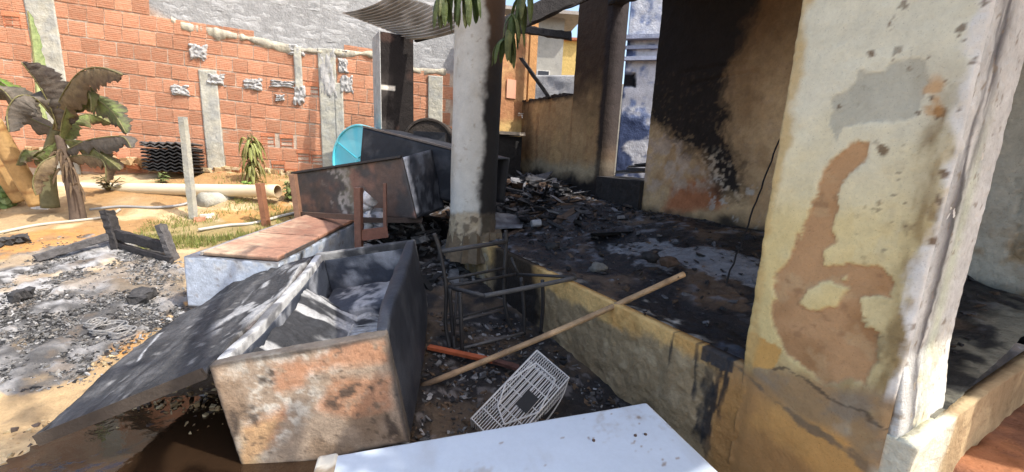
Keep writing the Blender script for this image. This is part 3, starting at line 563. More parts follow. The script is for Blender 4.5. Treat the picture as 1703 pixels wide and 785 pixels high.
# unseen roof slab, run past the pier to cast shade (above the picture), and the burnt remains at the back
def roof():
    t = thing('porch_shade_roof', 'unseen flat roof slab over the near end of the porch, extended to shade the foreground', 'roof', st(1.9, 1.0, 3.34))
    mb = MB(); mb.hexa([st(-.55, -.17, 3.34), st(4.25, -.17, 3.34), st(4.25, 2.2, 3.34), st(-.55, 2.2, 3.34)], [st(-.55, -.17, 3.46), st(4.25, -.17, 3.46), st(4.25, 2.2, 3.46), st(-.55, 2.2, 3.46)], (.25, .22, .19, .9)); mb.build('slab', M_ROUGHP, t)
    A = aty(567, 21, 6.75); B = aty(683, 66, 6.0); C = aty(800, 36, 5.3); t = thing('corrugated_roof_sheet', 'pale corrugated roof sheet jutting out over the burnt square pillar', 'roof sheet', A)
    n = 120; w = 12; mb = MB(); nrm = np.cross(B - A, C - B); nrm /= np.linalg.norm(nrm); V = []; Fs = []
    for i in range(n):
        q = A + (B - A) * i / (n - 1) + nrm * .028 * math.sin(i / n * 2 * math.pi * 15); 
        for j in range(w): V.append(q + (C - B) * j / (w - 1) - ZZ * .05 * math.sin(math.pi * j / (w - 1)))
    V = np.array(V); V2 = V - nrm * .008
    cl = C4((.52, .52, .52), len(V), .7); cl[:, :3] = mix(cl[:, :3], (.30, .29, .28), sst(.1, .5, fbm(V, 3, 4, 3)))
    mb.grid(V, n, w, cl); mb.add(V2, [f[::-1] for f in [(i * w + j, (i + 1) * w + j, (i + 1) * w + j + 1, i * w + j + 1) for i in range(n - 1) for j in range(w - 1)]], cl * (1.1, 1.1, 1.1, 1)); mb.build('sheet', M_ROUGHP, t, smooth=True)
    mb = MB(); mb.beam(B - nrm * .06 + (C - B) * .02, C - nrm * .06, .05, .07, (.02, .018, .017, .9), .008); mb.build('batten', M_CHAR, t)
    def beam(name, label, a, b, w, h, col=(.02, .018, .018, .8)):
        t = thing(name, label, 'beam', (np.array(a) + np.array(b)) / 2); mb = MB(); mb.rbeam(a, b, w, h, col, 14, .14)
        mb.build('charred_wood', M_CHAR, t)
    beam('roof_beam', 'thick charred beam rising to the right behind the hanging leaves', aty(790, 66, 5.2), aty(990, -22, 5.6), .13, .20)
    beam('roof_beam', 'charred horizontal beam end sticking out below the grey house', aty(846, 46, 6.6), aty(949, 60, 6.3), .09, .10)
    beam('charred_pole', 'thin charred pole leaning diagonally in the window opening', aty(867, 97, 6.95), aty(914, 163, 6.75), .05, .055)
    beam('door_lintel', 'dark burnt lintel across the top of the doorway', st(-1.35, T1 + .05, 3.5), st(-.4, T1 + .05, 3.5), .2, .2)
roof()
# ------------------------------------------------------------------ brick boundary wall
WD = np.array([.9775, .211, 0]); WN = np.array([.211, -.9775, 0]); WP = np.array([0, 7.7, 0]); PIT = .213; CS = .058
def wpt(a, z, d=0.): return WP + WD * a + ZZ * z + WN * d
def wof(px, py):
    q = onpl(px, py, WP, WN); return (q - WP) @ WD, q[2]
def course(k, a): return 1.03 + k * PIT - CS * (a + 4)
M_BRICK = pmat('fired_clay', (.47, .245, .15), rough=.9, bump=.5, bs=55, bs2=13, var=.18, vs=11, rnd=.2, col2=(.41, .19, .11), spec=.2)
M_BLOCK = pmat('grey_render', (.36, .36, .355), rough=.95, bump=1., bs=26, bs2=8, var=.22, vs=9, rnd=.05, aniso=(1, 1, 2.2), spec=.2)
M_CONC = pmat('old_concrete', (.40, .385, .32), rough=.95, bump=.8, bs=30, bs2=7, var=.22, vs=6, col2=(.33, .33, .30), spec=.2)
M_MORT = pmat('lumpy_mortar', (.36, .355, .345), rough=.95, bump=1., bs=22, bs2=9, var=.25, vs=7, spec=.2)
def brick_mesh(name, w, h, d, groove, seed):
    rg = np.random.default_rng(seed); prof = [(-h / 2, -d)]
    n = 7; 
    prof.append((-h / 2 + .004, -.002)); 
    prof[0] = (-h / 2, -.010)
    for k in range(n):
        z0 = -h / 2 + .012 + k * (h - .024) / n; gw = (h - .024) / n
        prof += [(z0, 0), (z0 + gw * .62, 0), (z0 + gw * .70, -groove), (z0 + gw * .92, -groove)]
    prof += [(h / 2 - .004, -.002), (h / 2, -.010)]
    V = []; m = len(prof)
    for sx in (-1, 1):
        for (z, y) in prof: V.append((sx * (w / 2 + rg.uniform(-.003, .002)), y + rg.uniform(-.001, .001), z))
        V += [(sx * w / 2, .09 * 0 + d * -1 * 0 + -.0, h / 2)] * 0
    Fs = [(k, k + m, k + m + 1, k + 1) for k in range(m - 1)]
    b = len(V); V += [(-w / 2, -d, -h / 2), (-w / 2, -d, h / 2), (w / 2, -d, -h / 2), (w / 2, -d, h / 2)]
    V = [(x, y if y > -.05 else y, z) for x, y, z in V]
    Fs += [(b, b + 2, m, 0)[::1], (m - 1, 2 * m - 1, b + 3, b + 1), (b + 1, b + 3, b + 2, b), tuple([b] + list(range(0, m)) + [b + 1]), tuple([b + 3] + list(range(2 * m - 1, m - 1, -1)) + [b + 2])]
    me = bpy.data.meshes.new(name); me.from_pydata(V, [], Fs); me.materials.append(M_BRICK); me.update(); return me
def brick_wall():
    wall = thing('brick_boundary_wall', 'high red hollow-brick boundary wall with grey rendered blocks above, across the back of the yard', 'wall', wpt(-4, 1.0))
    L0 = PMX[wall].inverted()
    Mw = Matrix(((-WD[0], WN[0], 0), (-WD[1], WN[1], 0), (0, 0, 1)))   # local x along wall, y out of the face, z up
    kw = dict()
    variants = [brick_mesh('brick', .205, .204, .07, g, i) for i, g in enumerate((.0012, .002, .003, .002))]
    halves = [brick_mesh('brick_half', .092, .199, .07, g, 10 + i) for i, g in enumerate((.0015, .0025))]
    bx = [-400, 195, 225, 262, 300, 400, 500, 640, 690, 760]; by = [-400, -30, 0, 18, 42, 62, 85, 92, 118, 120]
    strips = []
    for (px, py, w) in [(75, 60, .34), (354, 210, .24), (547, 180, .26), (565, 190, .13), (496, 110, .11), (724, 165, .24)]: strips.append((wof(px, py)[0], w))
    patches = [(331, 87, 15, 13), (300, 150, 15, 9), (359, 132, 15, 10), (421, 140, 15, 10), (470, 140, 20, 6), (498, 158, 10, 16), (571, 110, 8, 12), (577, 140, 10, 15), (466, 163, 8, 6)]
    holes = [(520, 158), (477, 239), (504, 252), (463, 272), (528, 264), (20, 38), (446, 238)]
    aL, aR = wof(-12, 150)[0] - .1, -.55
    nb = 0
    for k in range(-1, 16):
        a = aL - (.1 if k % 2 else 0); off = random.uniform(-.06, .06)
        while a < aR:
            ac = a + PIT / 2 + off; zc = course(k, ac) + PIT / 2; a += PIT
            P = wpt(ac, zc); px, py = proj(P[None])[0][0], proj(P[None])[1][0]
            if py < np.interp(px, bx, by) - 3 or py < -16 or px < -16 or px > 752: continue
            if px > 640 and px < 676: continue
            if any(abs(ac - sa) < w / 2 - .09 for sa, w in strips[:1]): continue
            if any(abs(ac - sa) < w / 2 - .10 for sa, w in strips[1:2]) and py > 134: continue
            if any(abs(ac - sa) < w / 2 - .10 for sa, w in strips[2:3]) : continue
            if any(abs(px - x) < 5 and abs(py - y) < 5 for x, y, rx, ry in patches[:4]): continue
            hole = any(abs(px - x) < 12 and abs(py - y) < 9 for x, y in holes)
            if hole: continue
            me = random.choice(variants) if py < 190 else variants[random.choice((1, 2, 3))]
            o = bpy.data.objects.new('brick', me); COL.objects.link(o); o.parent = wall
            Q = P + WN * (random.gauss(0, .0035)) ; o.location = L0 @ Vector(Q); o.scale = (random.uniform(.95, 1.03), 1, random.uniform(.95, 1.02)); o.rotation_euler = (Mw @ Matrix.Rotation(-CS + random.gauss(0, .006), 3, 'Y')).to_euler(); nb += 1
    print('bricks', nb)
    nblk = 0
    bm = []
    for i in range(4):
        mb = MB(); V = []; w, h = .4265, .2135; rg = np.random.default_rng(i)
        for x in np.linspace(-w / 2, w / 2, 15):
            for z in np.linspace(-h / 2, h / 2, 8): V.append((x, 0, z))
        V = np.array(V); e = np.minimum(w / 2 - abs(V[:, 0]), h / 2 - abs(V[:, 2])); V[:, 1] = .012 * fbm(V + i * 3.1, (8, 8, 16), 4, i) - .012 * (1 - sst(0, .012, e)) * (.35 + .65 * (vnoise(V * 9 + i * 5, i) > .1)) + .004
        mb.grid(V, 15, 8); mb.f = [f[::1] for f in mb.f]; o = mb.build('render_block', M_BLOCK, smooth=True); bm.append(o.data); bpy.data.objects.remove(o)
    for k in range(4, 19):
        a = aL + .6 + (.21 if k % 2 else 0)
        while a < aR:
            ac = a + .213; zc = course(k, ac) + PIT / 2; a += .426
            P = wpt(ac, zc, -.012); px, py = [q[0] for q in proj(P[None])]
            if py > np.interp(px, bx, by) - 3 or py < -14 or px > 760: continue
            if 640 < px < 672 and py > 70: continue
            o = bpy.data.objects.new('render_block', random.choice(bm)); COL.objects.link(o); o.parent = wall
            o.location = L0 @ Vector(P + WN * random.gauss(0, .003)); o.rotation_euler = (Mw @ Matrix.Rotation(-CS, 3, 'Y')).to_euler(); nblk += 1
    print('blocks', nblk)
    # mortar bed behind the bricks
    def bed(P, a, b):
        c = C4((.46, .38, .30), len(P)); c[:, :3] = mix(c[:, :3], (.38, .25, .18), sst(-.2, .4, fbm(P, 6, 4, 3))); PX, PY = proj(P)
        up = sst(-12, 6, np.interp(PX, bx, by) - PY); c[:, :3] = mix(c[:, :3], (.29, .29, .285), up); return c
    mb = MB(); slab(mb, wpt(-10.5, .4, -.009), WD, ZZ, WN, 10.0, 3.9, .12, .05, bed, lambda P, a, b: .004 * fbm(P, 7, 4, 5)); mb.build('mortar_bed', M_ROUGHP, wall, smooth=True)
    for (x, y) in holes:      # broken bricks: the hollow core shows
        a, z = wof(x, y); k = round((z - PIT / 2 - 1.03 + CS * (a + 4)) / PIT); P = wpt(a, course(k, a) + PIT / 2, -.035)
        mb = MB(); X = np.stack([WD, WN, ZZ], 1); mb.box(P, (.2, .02, .2), X, (.30, .10, .055, .9)); 
        for q in (-.07, 0, .07): mb.box(P + ZZ * q + WN * .02, (.2, .03, .012), X, (.40, .14, .075, .9))
        for q in (-.09, .09): mb.box(P + WD * q + WN * .02, (.015, .03, .2), X, (.45, .17, .09, .9))
        mb.box(P + ZZ * .075 + WN * .028, (.2, .03, .06), X, (.48, .19, .10, .9), .004)
        mb.build('broken_brick', M_ROUGHP, wall)
    for i, (sa, w) in enumerate(strips):
        z0, z1 = [(.7, 4.1), (.9, 2.55), (.9, 3.0), (1.0, 2.5), (2.35, 3.0), (1.1, 2.72)][i]
        mb = MB(); slab(mb, wpt(sa - w / 2, z0, .014 + .003 * i), WD, ZZ, WN, w, z1 - z0, .03, .02, lambda P, a, b: C4((.4, .4, .35), len(P)), lambda P, a, b: .007 * fbm(P, 7, 4, 5) + .003 * fbm(P, 25, 3, 6)); mb.build('concrete_strip', M_CONC, wall, smooth=True)
    def lump(x, y, rx, ry, d=.03, seed=0):
        a, z = wof(x, y); a2, _ = wof(x + rx, y); _, z2 = wof(x, y - ry); w, h = abs(a2 - a), abs(z2 - z); V = []; n = 22
        g = np.linspace(-1, 1, n); A, B = np.meshgrid(g, g, indexing='ij'); A = A.ravel(); B = B.ravel(); Q = np.stack([A, B, A * 0 + seed], 1)
        dd = 1 - sst(.72, 1.05, np.maximum(abs(A), abs(B)) + .28 * fbm(Q, 2.6, 4, seed))
        P = wpt(0, 0) + (a + A * w * 1.1)[:, None] * WD + (z + B * h * 1.1)[:, None] * ZZ + ((dd * (d + .022 * fbm(Q, 4, 4, seed + 3))) - .03)[:, None] * WN
        mb = MB(); mb.grid(P, n, n); mb.build('mortar_patch', M_MORT, wall, smooth=True)
    for i, q in enumerate(patches): lump(*q, d=.06, seed=i)
    lump(545, 125, 14, 42, .055, 31); lump(492, 84, 14, 9, .05, 33); lump(568, 88, 10, 6, .04, 35)
    # ragged bed of mortar under the rendered blocks
    mb = MB(); n = 150; V = []
    for i in range(n):
        px = 285 + (742 - 285) * i / (n - 1)
        if 0: pass
        py = np.interp(px, bx, by); a, z = wof(px, py); r = fbm(np.array([[a, 0, 0]]), 5, 4, 3)[0]; r2 = fbm(np.array([[a, 0, 0]]), 14, 3, 5)[0]
        for (dz, dd) in ((.06 + .03 * r2, -.03), (.045 + .02 * r, .006 + .010 * r2), (.0, .016 + .022 * r2), (-.04 - .05 * r, .010 + .018 * r2), (-.06 - .07 * r, -.03)): V.append(wpt(a, z + dz, dd))
    mb.grid(np.array(V), n, 5); mb.f = [f[::-1] for f in mb.f]; mb.build('mortar_ledge', pmat('cream_mortar', (.46, .42, .32), rough=.95, bump=1., bs=24, bs2=9, var=.25, vs=7, spec=.2, col2=(.33, .30, .24)), wall, smooth=True)
    # rubble footing of the wall
    mb = MB()
    for i in range(150):
        px = random.uniform(-10, 560); a, z = wof(px, np.interp(px, [0, 130, 300, 440, 560], [243, 254, 276, 285, 290])); s = random.uniform(.04, .11)
        mb.box(wpt(a, z - random.uniform(-.02, .09), random.uniform(.0, .12)), (s * 1.7, s, s * .8), rotz(random.uniform(-.4, .6)), random.choice([(.40, .28, .15, .95), (.34, .20, .10, .95), (.45, .35, .22, .95), (.36, .14, .07, .95)]), s * .22)
    o = mb.build('rubble_footing', M_ROUGHP, wall); o['kind'] = 'stuff'
brick_wall()
# ------------------------------------------------------------------ beyond the porch: neighbours seen through the openings
def box_house(name, label, p, wdt, hgt, dep, rz, col, mat, roofcol, over=.35, wins=(), roofh=.25):
    t = thing(name, label, 'building', p, (0, 0, rz)); mb = MB(); mb.box((0, dep / 2, hgt / 2), (wdt, dep, hgt), None, col); mb.build('wall', mat, t, local=True)
    mb = MB(); o = over; mb.hexa([(-wdt / 2 - o, -o, hgt), (wdt / 2 + o, -o, hgt), (wdt / 2 + o, dep + o, hgt), (-wdt / 2 - o, dep + o, hgt)], [(-wdt / 2 - o, -o, hgt + .08), (wdt / 2 + o, -o, hgt + .08), (wdt / 2 + .0, dep * .5, hgt + .08 + roofh), (-wdt / 2, dep * .5, hgt + .08 + roofh)], roofcol); mb.build('roof', M_ROUGHP, t, local=True)
    for (x, z, w, h) in wins:
        mb = MB(); mb.box((x, -.01, z), (w, .06, h), None, (.5, .48, .44, .8)); f = mb.build('window', M_ROUGHP, t, local=True)
        mb = MB(); mb.box((x, -.045, z), (w * .8, .01, h * .8), None, (.03, .03, .035, .2)); mb.build('pane', M_PLASTIC, f, local=True)
    return t
def beyond():
    M_STUC = pmat('rough_stucco', (.33, .315, .27), rough=.95, bump=1., bs=5, bs2=2, var=.18, vs=2, col2=(.27, .26, .23))
    q = aty(905, 150, 11.5); w = 11.5 * (935 - 873) / 700 * 1.15
    box_house('grey_rendered_house', 'grey rendered neighbour house with an overhanging roof seen through the window opening', (q[0] - .15, 11.5, 1.0), w, 1.55 + (255 - 52) * 11.5 / 700 - 1.0, 4.5, .12, (.33, .31, .27, .95), M_STUC, (.30, .27, .24, .9), .42, [(.1, 2.5, .35, .25)])
    q = aty(938, 120, 17); box_house('yellow_house', 'small yellow house far behind the grey one', (q[0] + .1, 17, 1.0), .7, 1.55 + (255 - 84) * 17 / 700 - 1, 3, 0, (.50, .36, .13, .9), M_ROUGHP, (.35, .14, .08, .9), .2)
    q = aty(948, 120, 21); box_house('red_roofed_house', 'distant white house with a red tiled roof beside the pillar', (q[0], 21, 1.0), 2.2, 1.55 + (255 - 112) * 21 / 700 - 1, 3, 0, (.55, .55, .52, .9), M_ROUGHP, (.40, .17, .10, .9), .3, roofh=.5)
    # low grey wall outside the window
    t = thing('low_grey_wall', 'low rough grey wall outside the window opening', 'wall', aty(900, 150, 9.2)); A = aty(866, 125, 9.4); B = aty(990, 140, 9.0); d = (B - A); L = math.hypot(d[0], d[1]); ax = np.array([d[0] / L, d[1] / L, 0]); n = np.array([ax[1], -ax[0], 0])
    mb = MB(); slab(mb, np.array([A[0], A[1], .6]), ax, ZZ, n, L, A[2] - .6, .15, .04, lambda P, a, b: mixc(P, (.30, .30, .30), (.42, .41, .39), 4), lambda P, a, b: .02 * fbm(P, 5, 4, 2)); mb.build('blocks', M_ROUGHP, t, smooth=True)
    # scorched blue wall behind the doorway
    t = thing('blue_wall', 'scorched blue and white plastered wall seen through the doorway, with a black hole', 'wall', aty(1055, 200, 7.4))
    p = aty(1026, 260, 7.6); ax = np.array([.96, -.28, 0]); n = np.array([-.28, -.96, 0])
    def bc(P, a, b):
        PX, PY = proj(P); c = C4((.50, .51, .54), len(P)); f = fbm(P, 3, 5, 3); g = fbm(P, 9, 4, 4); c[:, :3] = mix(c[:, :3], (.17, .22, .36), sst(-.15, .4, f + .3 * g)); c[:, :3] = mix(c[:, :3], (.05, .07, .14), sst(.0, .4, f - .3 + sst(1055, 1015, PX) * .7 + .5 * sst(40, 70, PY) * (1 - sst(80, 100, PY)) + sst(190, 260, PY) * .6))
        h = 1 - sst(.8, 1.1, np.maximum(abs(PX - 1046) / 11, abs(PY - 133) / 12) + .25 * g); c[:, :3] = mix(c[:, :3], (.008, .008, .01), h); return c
    zt = aty(1050, -30, 7.5)[2]
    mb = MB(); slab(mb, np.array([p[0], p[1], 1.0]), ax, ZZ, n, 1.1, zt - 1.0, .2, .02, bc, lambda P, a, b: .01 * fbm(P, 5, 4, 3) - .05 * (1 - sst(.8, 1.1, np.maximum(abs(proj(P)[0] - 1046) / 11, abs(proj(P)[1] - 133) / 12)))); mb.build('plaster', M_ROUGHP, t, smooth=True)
    mb = MB()
    for py, dd, h in ((97, .10, .06), (78, .06, .05), (62, .13, .07)):
        z = aty(1050, py, 7.5)[2]; mb.box(np.array([p[0], p[1], z]) + ax * .5 + n * (dd / 2), (1.15, dd, h), np.stack([ax, -n, ZZ], 1), (.30, .33, .42, .9), .006)
    mb.build('cornice', M_ROUGHP, t)
    t = thing('garden_block_wall', 'low pale block wall outside the doorway, left of the blue wall', 'wall', aty(1018, 200, 8.6)); mb = MB(); z = aty(1018, 140, 8.8)[2]; x0 = aty(985, 200, 8.8)[0]; mb.box((x0 + .35, 8.8, (z + .6) / 2), (.95, .15, z - .6), None, (.38, .37, .34, .95)); mb.build('blocks', M_STUC, t)
    for i in range(6):
        a = st(-1.2 + random.uniform(0, .1), T1 + .15 + .07 * i, 1.32 + .05 * i * random.random()); b = a + PU * random.uniform(.45, .75) + PV * random.uniform(-.2, .3) + ZZ * random.uniform(-.02, .16)
        t = thing('charred_board', ['nearest charred board', 'second charred board from the front', 'third charred board from the front', 'third charred board from the back', 'second charred board from the back', 'rearmost charred board'][i] + ' in the heap beyond the doorway threshold', 'board', a, group='charred boards heaped in the doorway'); mb = MB(); mb.beam(a, b, .09, .022, random.choice([(.02, .02, .022, .7), (.05, .05, .055, .7), (.30, .29, .28, .8)]), .008); mb.build('board', M_CHAR, t)
def mixc(P, a, b, fr, seed=3):
    c = C4(a, len(P)); c[:, :3] = mix(c[:, :3], b, sst(-.2, .4, fbm(P, fr, 4, seed))); return c
beyond()

# ------------------------------------------------------------------ appliances
def wfn(t, fn):
    Mx = np.array(PMX[t])
    return lambda P, N: fn(P, P @ Mx[:3, :3].T + Mx[:3, 3], N)
def rust_freezer():
    t = thing('rusted_chest_freezer', 'open burnt-out chest freezer lying in front, rust-blotched front panel and charred lid flung open', 'freezer', (-.924, 2.468, .164), (.078, -.164, .134))
    Wd, Ln, Hh = .759, 1.516, .577; k = .052
    def z8(p): return [(330 + x / 1.937, 380 + y / 1.937) for x, y in p]
    def fc(P, G, N):
        n = len(P); c = C4((.38, .29, .21), n, .75); f = fbm(P, 5, 5, 3); g = fbm(P, 22, 4, 4); h = fbm(P, 60, 3, 5)
        c[:, :3] = mix(c[:, :3], (.27, .19, .125), sst(-.1, .5, f))
        wh = soft(G, z8([(270, 370), (480, 370), (480, 440), (350, 500), (420, 560), (330, 640), (210, 760), (120, 700), (160, 560), (150, 480), (60, 470), (100, 430)]), 14, 5, 6); c[:, :3] = mix(c[:, :3], (.62, .58, .50), wh * sst(-.35, .25, g + .5 * h) * .9)
        for pl, s in ((([(470, 375), (600, 360), (612, 440), (450, 450), (330, 480), (300, 450)]), 7), ([(420, 490), (622, 475), (625, 590), (500, 615), (370, 585)], 9), ([(225, 445), (335, 415), (345, 520), (240, 530)], 11), ([(130, 640), (290, 560), (230, 700), (150, 780)], 13)):
            m = soft(G, z8(pl), 9, s, 9); c[:, :3] = mix(c[:, :3], (.46, .235, .13), m * .9 * sst(-.9, -.1, g))
        yl = soft(G, z8([(130, 640), (260, 600), (200, 760), (130, 780)]), 10, 15, 9); c[:, :3] = mix(c[:, :3], (.52, .36, .17), yl * .5)
        for pl, s in (([(130, 460), (250, 440), (250, 500), (190, 510)], 17), ([(430, 520), (520, 500), (520, 550), (440, 580), (400, 570)], 19), ([(95, 590), (125, 600), (125, 670), (100, 670)], 21), ([(120, 590), (200, 560), (190, 640)], 23), ([(600, 600), (630, 590), (660, 690), (610, 680)], 25), ([(530, 500), (570, 505), (560, 540)], 26)):
            m = soft(G, z8(pl), 5, s, 14) * sst(-.25, .2, g); c[:, :3] = mix(c[:, :3], (.075, .055, .042), m * .9)
        c[:, :3] = mix(c[:, :3], (.12, .085, .06), sst(.5, .7, fbm(P, 34, 4, 44) + .25 * f) * .7)
        e = np.minimum(Wd / 2 - abs(P[:, 0]), np.minimum(P[:, 2], Hh - P[:, 2])); c[:, :3] = mix(c[:, :3], (.05, .045, .042), (1 - sst(.004, .03, e + .014 * f)) * .85)
        return c
    mb = MB(); rbox(mb, (Wd, k, Hh), .009, wfn(t, fc), .008, lambda P: .003 * fbm(P, 4, 3, 9) + .0012 * fbm(P, 45, 3, 10) * 1., 0, (0, -Ln / 2 + k / 2)); p = mb.build('front_panel', M_METAL, t, smooth=True, local=True)
    def dk(col, col2, rg=.55, th=(.0, .5), fr=4):
        def fn(P, G, N):
            c = C4(col, len(P), rg); c[:, :3] = mix(c[:, :3], col2, sst(th[0], th[1], fbm(P, fr, 5, 31) + .3 * fbm(P, 25, 3, 32))); return c
        return fn
    mb = MB(); rbox(mb, (k, Ln - 2 * k - .004, Hh), .03, wfn(t, dk((.022, .026, .036), (.045, .05, .062))), .01, lambda P: .02 * np.clip(1 - (P[:, 1] / .75) ** 2, 0, 1) * (P[:, 0] > 0) + .006 * fbm(P, 4, 3, 3), 0, (Wd / 2 - k / 2 - .002, 0)); p = mb.build('side_panel', M_METAL, t, smooth=True, local=True)
    mb = MB(); rbox(mb, (k, Ln - 2 * k - .004, Hh), .03, wfn(t, dk((.12, .12, .125), (.45, .45, .45), .8, (-.2, .4), 7)), .01, lambda P: .006 * fbm(P, 6, 3, 3), 0, (-Wd / 2 + k / 2 + .002, 0)); mb.build('side_panel', M_METAL, t, smooth=True, local=True)
    mb = MB(); rbox(mb, (Wd, k, Hh), .03, wfn(t, dk((.035, .036, .04), (.24, .235, .225), .8, (-.1, .4), 7)), .01, None, 0, (0, Ln / 2 - k / 2)); mb.build('back_panel', M_METAL, t, smooth=True, local=True)
    # inner liner: blue walls, soot, pale ash
    mb = MB(); li = wfn(t, dk((.03, .036, .052), (.24, .25, .275), .6, (.05, .6), 6)); iw, il = Wd - 2 * k - .01, Ln - 2 * k - .01
    rbox(mb, (iw, il, .03), .03, li, .005, None, .05); 
    for sx in (-1, 1): rbox(mb, (.008, il, Hh - .11), .03, li, .003, None, .06, (sx * (iw / 2 - .002), 0))
    rbox(mb, (iw - .02, .008, Hh - .11), .03, li, .003, None, .06, (0, il / 2 - .006)); rbox(mb, (iw - .02, .008, Hh - .11), .03, li, .003, None, .06, (0, -il / 2 + .006))
    mb.build('liner', M_METAL, t, smooth=True, local=True)
    mb = MB(); rbox(mb, (iw - .06, .42, .22), .02, wfn(t, dk((.04, .045, .06), (.30, .30, .31), .7, (-.1, .3), 8)), .02, lambda P: .01 * fbm(P, 9, 3, 6), .08, (0, il / 2 - .23)); mb.build('compressor_step', M_METAL, t, smooth=True, local=True)
    # ash heap inside (burnt insulation), whitish, ropey on the left
    n1, n2 = 170, 90; A, B = np.meshgrid(np.linspace(-1, 1, n1), np.linspace(-1, 1, n2), indexing='ij'); A = A.ravel(); B = B.ravel()
    X = B * (iw / 2 - .01); Y = A * (il / 2 - .01); Q = np.stack([X, Y, X * 0], 1)
    Z = np.interp(X + .03 * fbm(Q, 4, 4, 3), [-.33, -.05, .3], [.50, .19, .12]) * (1 - .5 * sst(.2, .65, Y)) + .018 * fbm(Q, 7, 5, 4) + .016 * fbm(Q * (.3, 1.5, 1), 16, 4, 5) + .08 * sst(.0, .35, Y) * sst(-.2, .1, X) * (1 - sst(.35, .5, Y))
    c = C4((.36, .36, .36), len(Q), .9); c[:, :3] = mix(c[:, :3], (.035, .036, .04), sst(-.35, .15, fbm(Q * (.25, 1.3, 1), 13, 6, 6))); c[:, :3] = mix(c[:, :3], (.44, .46, .50), sst(.0, .35, fbm(Q, 5, 4, 7)) * sst(-.12, .1, Y * .4 + .05) * sst(-.15, .05, X)); c[:, :3] = mix(c[:, :3], (.03, .033, .045), sst(.02, .14, X) * (1 - sst(-.2, .15, Y)) * .9)
    mb = MB(); mb.grid(np.stack([X, Y, Z], 1), n1, n2, c); o = mb.build('burnt_insulation', M_CHAR, t, smooth=True, local=True)
    mb = MB()
    for i in range(13): y = -.42 + i * .04; mb.tube([(-.02, y, .26), (.27, y, .24)], .003, 5, (.35, .35, .34, .5))
    for x in (-.02, .27): mb.tube([(x, -.44, .25 if x < 0 else .235), (x, .08, .265 if x < 0 else .245)], .005, 6, (.4, .4, .39, .5))
    mb.build('wire_rack', M_METAL, t, local=True)
    # lid flung open to the left, hanging from the left rim
    A = np.array([-1.275, 1.615, .60]); B = np.array([-1.495, 3.105, .72]); Cc = np.array(atz(60, 724, .335)); ex = (Cc - A); ey = (B - A); lw = np.linalg.norm(ex) ; ll = np.linalg.norm(ey); ex = ex / lw; ey = ey / ll; nz = np.cross(ey, ex); nz /= np.linalg.norm(nz)
    nz = nz if nz[2] > 0 else -nz
    nu, nv = 80, 130; a, b = np.meshgrid(np.linspace(0, lw, nu), np.linspace(0, ll, nv), indexing='ij'); a = a.ravel(); b = b.ravel()
    P = A + a[:, None] * ex + b[:, None] * ey; q = np.stack([a, b, a * 0], 1); f = fbm(q, 5, 5, 3); g = fbm(q * (1, .35, 1), 16, 4, 4)
    D = .014 * f + .006 * g + .025 * fbm(q, 1.6, 3, 77) + .012 * np.exp(-((a - .30) / .02) ** 2) - .03 * sst(lw - .12, lw, a) * 0 + .03 * np.sin(b / ll * math.pi) * (a / lw)
    c = C4((.04, .04, .042), len(P), .75); c[:, :3] = mix(c[:, :3], (.085, .084, .086), sst(-.4, .6, fbm(q * (1.6, .5, 1), 7, 6, 70))); c[:, :3] = mix(c[:, :3], (.026, .026, .028), sst(.1, .6, fbm(q * (2.2, .4, 1), 12, 5, 71)) * .8); 
    ro = (1 - sst(.18, .30, a + .06 * f)) * sst(.35, .6, b + .1 * f); c[:, :3] = mix(c[:, :3], (.30, .30, .30), ro * sst(-.15, .25, g + .3 * f)); c[:, :3] = mix(c[:, :3], (.42, .42, .42), (1 - sst(.004, .01, abs(a - .56 - .3 * (b - .45)))) * (b > .4) * (b < .75))
    c[:, :3] = mix(c[:, :3], (.22, .218, .215), sst(.55, .85, fbm(q, 22, 4, 8)) * .6)
    V = P + D[:, None] * nz; th = .042
    mb = MB(); base = V; ring = [i * nv for i in range(nu)] + [(nu - 1) * nv + j for j in range(1, nv)] + [i * nv + nv - 1 for i in range(nu - 2, -1, -1)] + [j for j in range(nv - 2, 0, -1)]
    N = len(V); Fs = [(i * nv + j, (i + 1) * nv + j, (i + 1) * nv + j + 1, i * nv + j + 1) for i in range(nu - 1) for j in range(nv - 1)]; Fs += [(ring[(i + 1) % len(ring)], ring[i], N + i, N + (i + 1) % len(ring)) for i in range(len(ring))]; Fs.append(tuple(N + i for i in range(len(ring)))[::-1]); Fs = [fq[::-1] for fq in Fs]
    c2 = C4((.035, .026, .02), len(ring), .8); mb.add(np.concatenate([V, P[ring] - nz * th]), Fs, np.concatenate([c, c2])); lid = mb.build('lid', M_CHAR, t, smooth=True)
    mb = MB(); e = A + ex * (lw + .004) - nz * .018; mb.beam(e, e + ey * ll, .016, .048, (.03, .028, .026, .7), .004); e = A - ey * .008 - nz * .018; mb.beam(e, e + ex * lw, .014, .046, (.045, .034, .026, .7), .004); mb.build('edge_trim', M_METAL, lid)
    for y in (-.35, .35):
        mb = MB(); mb.box((-Wd / 2 - .005, y, Hh - .03), (.03, .09, .07), None, (.12, .10, .09, .6), .004); mb.build('hinge', M_METAL, t, local=True)
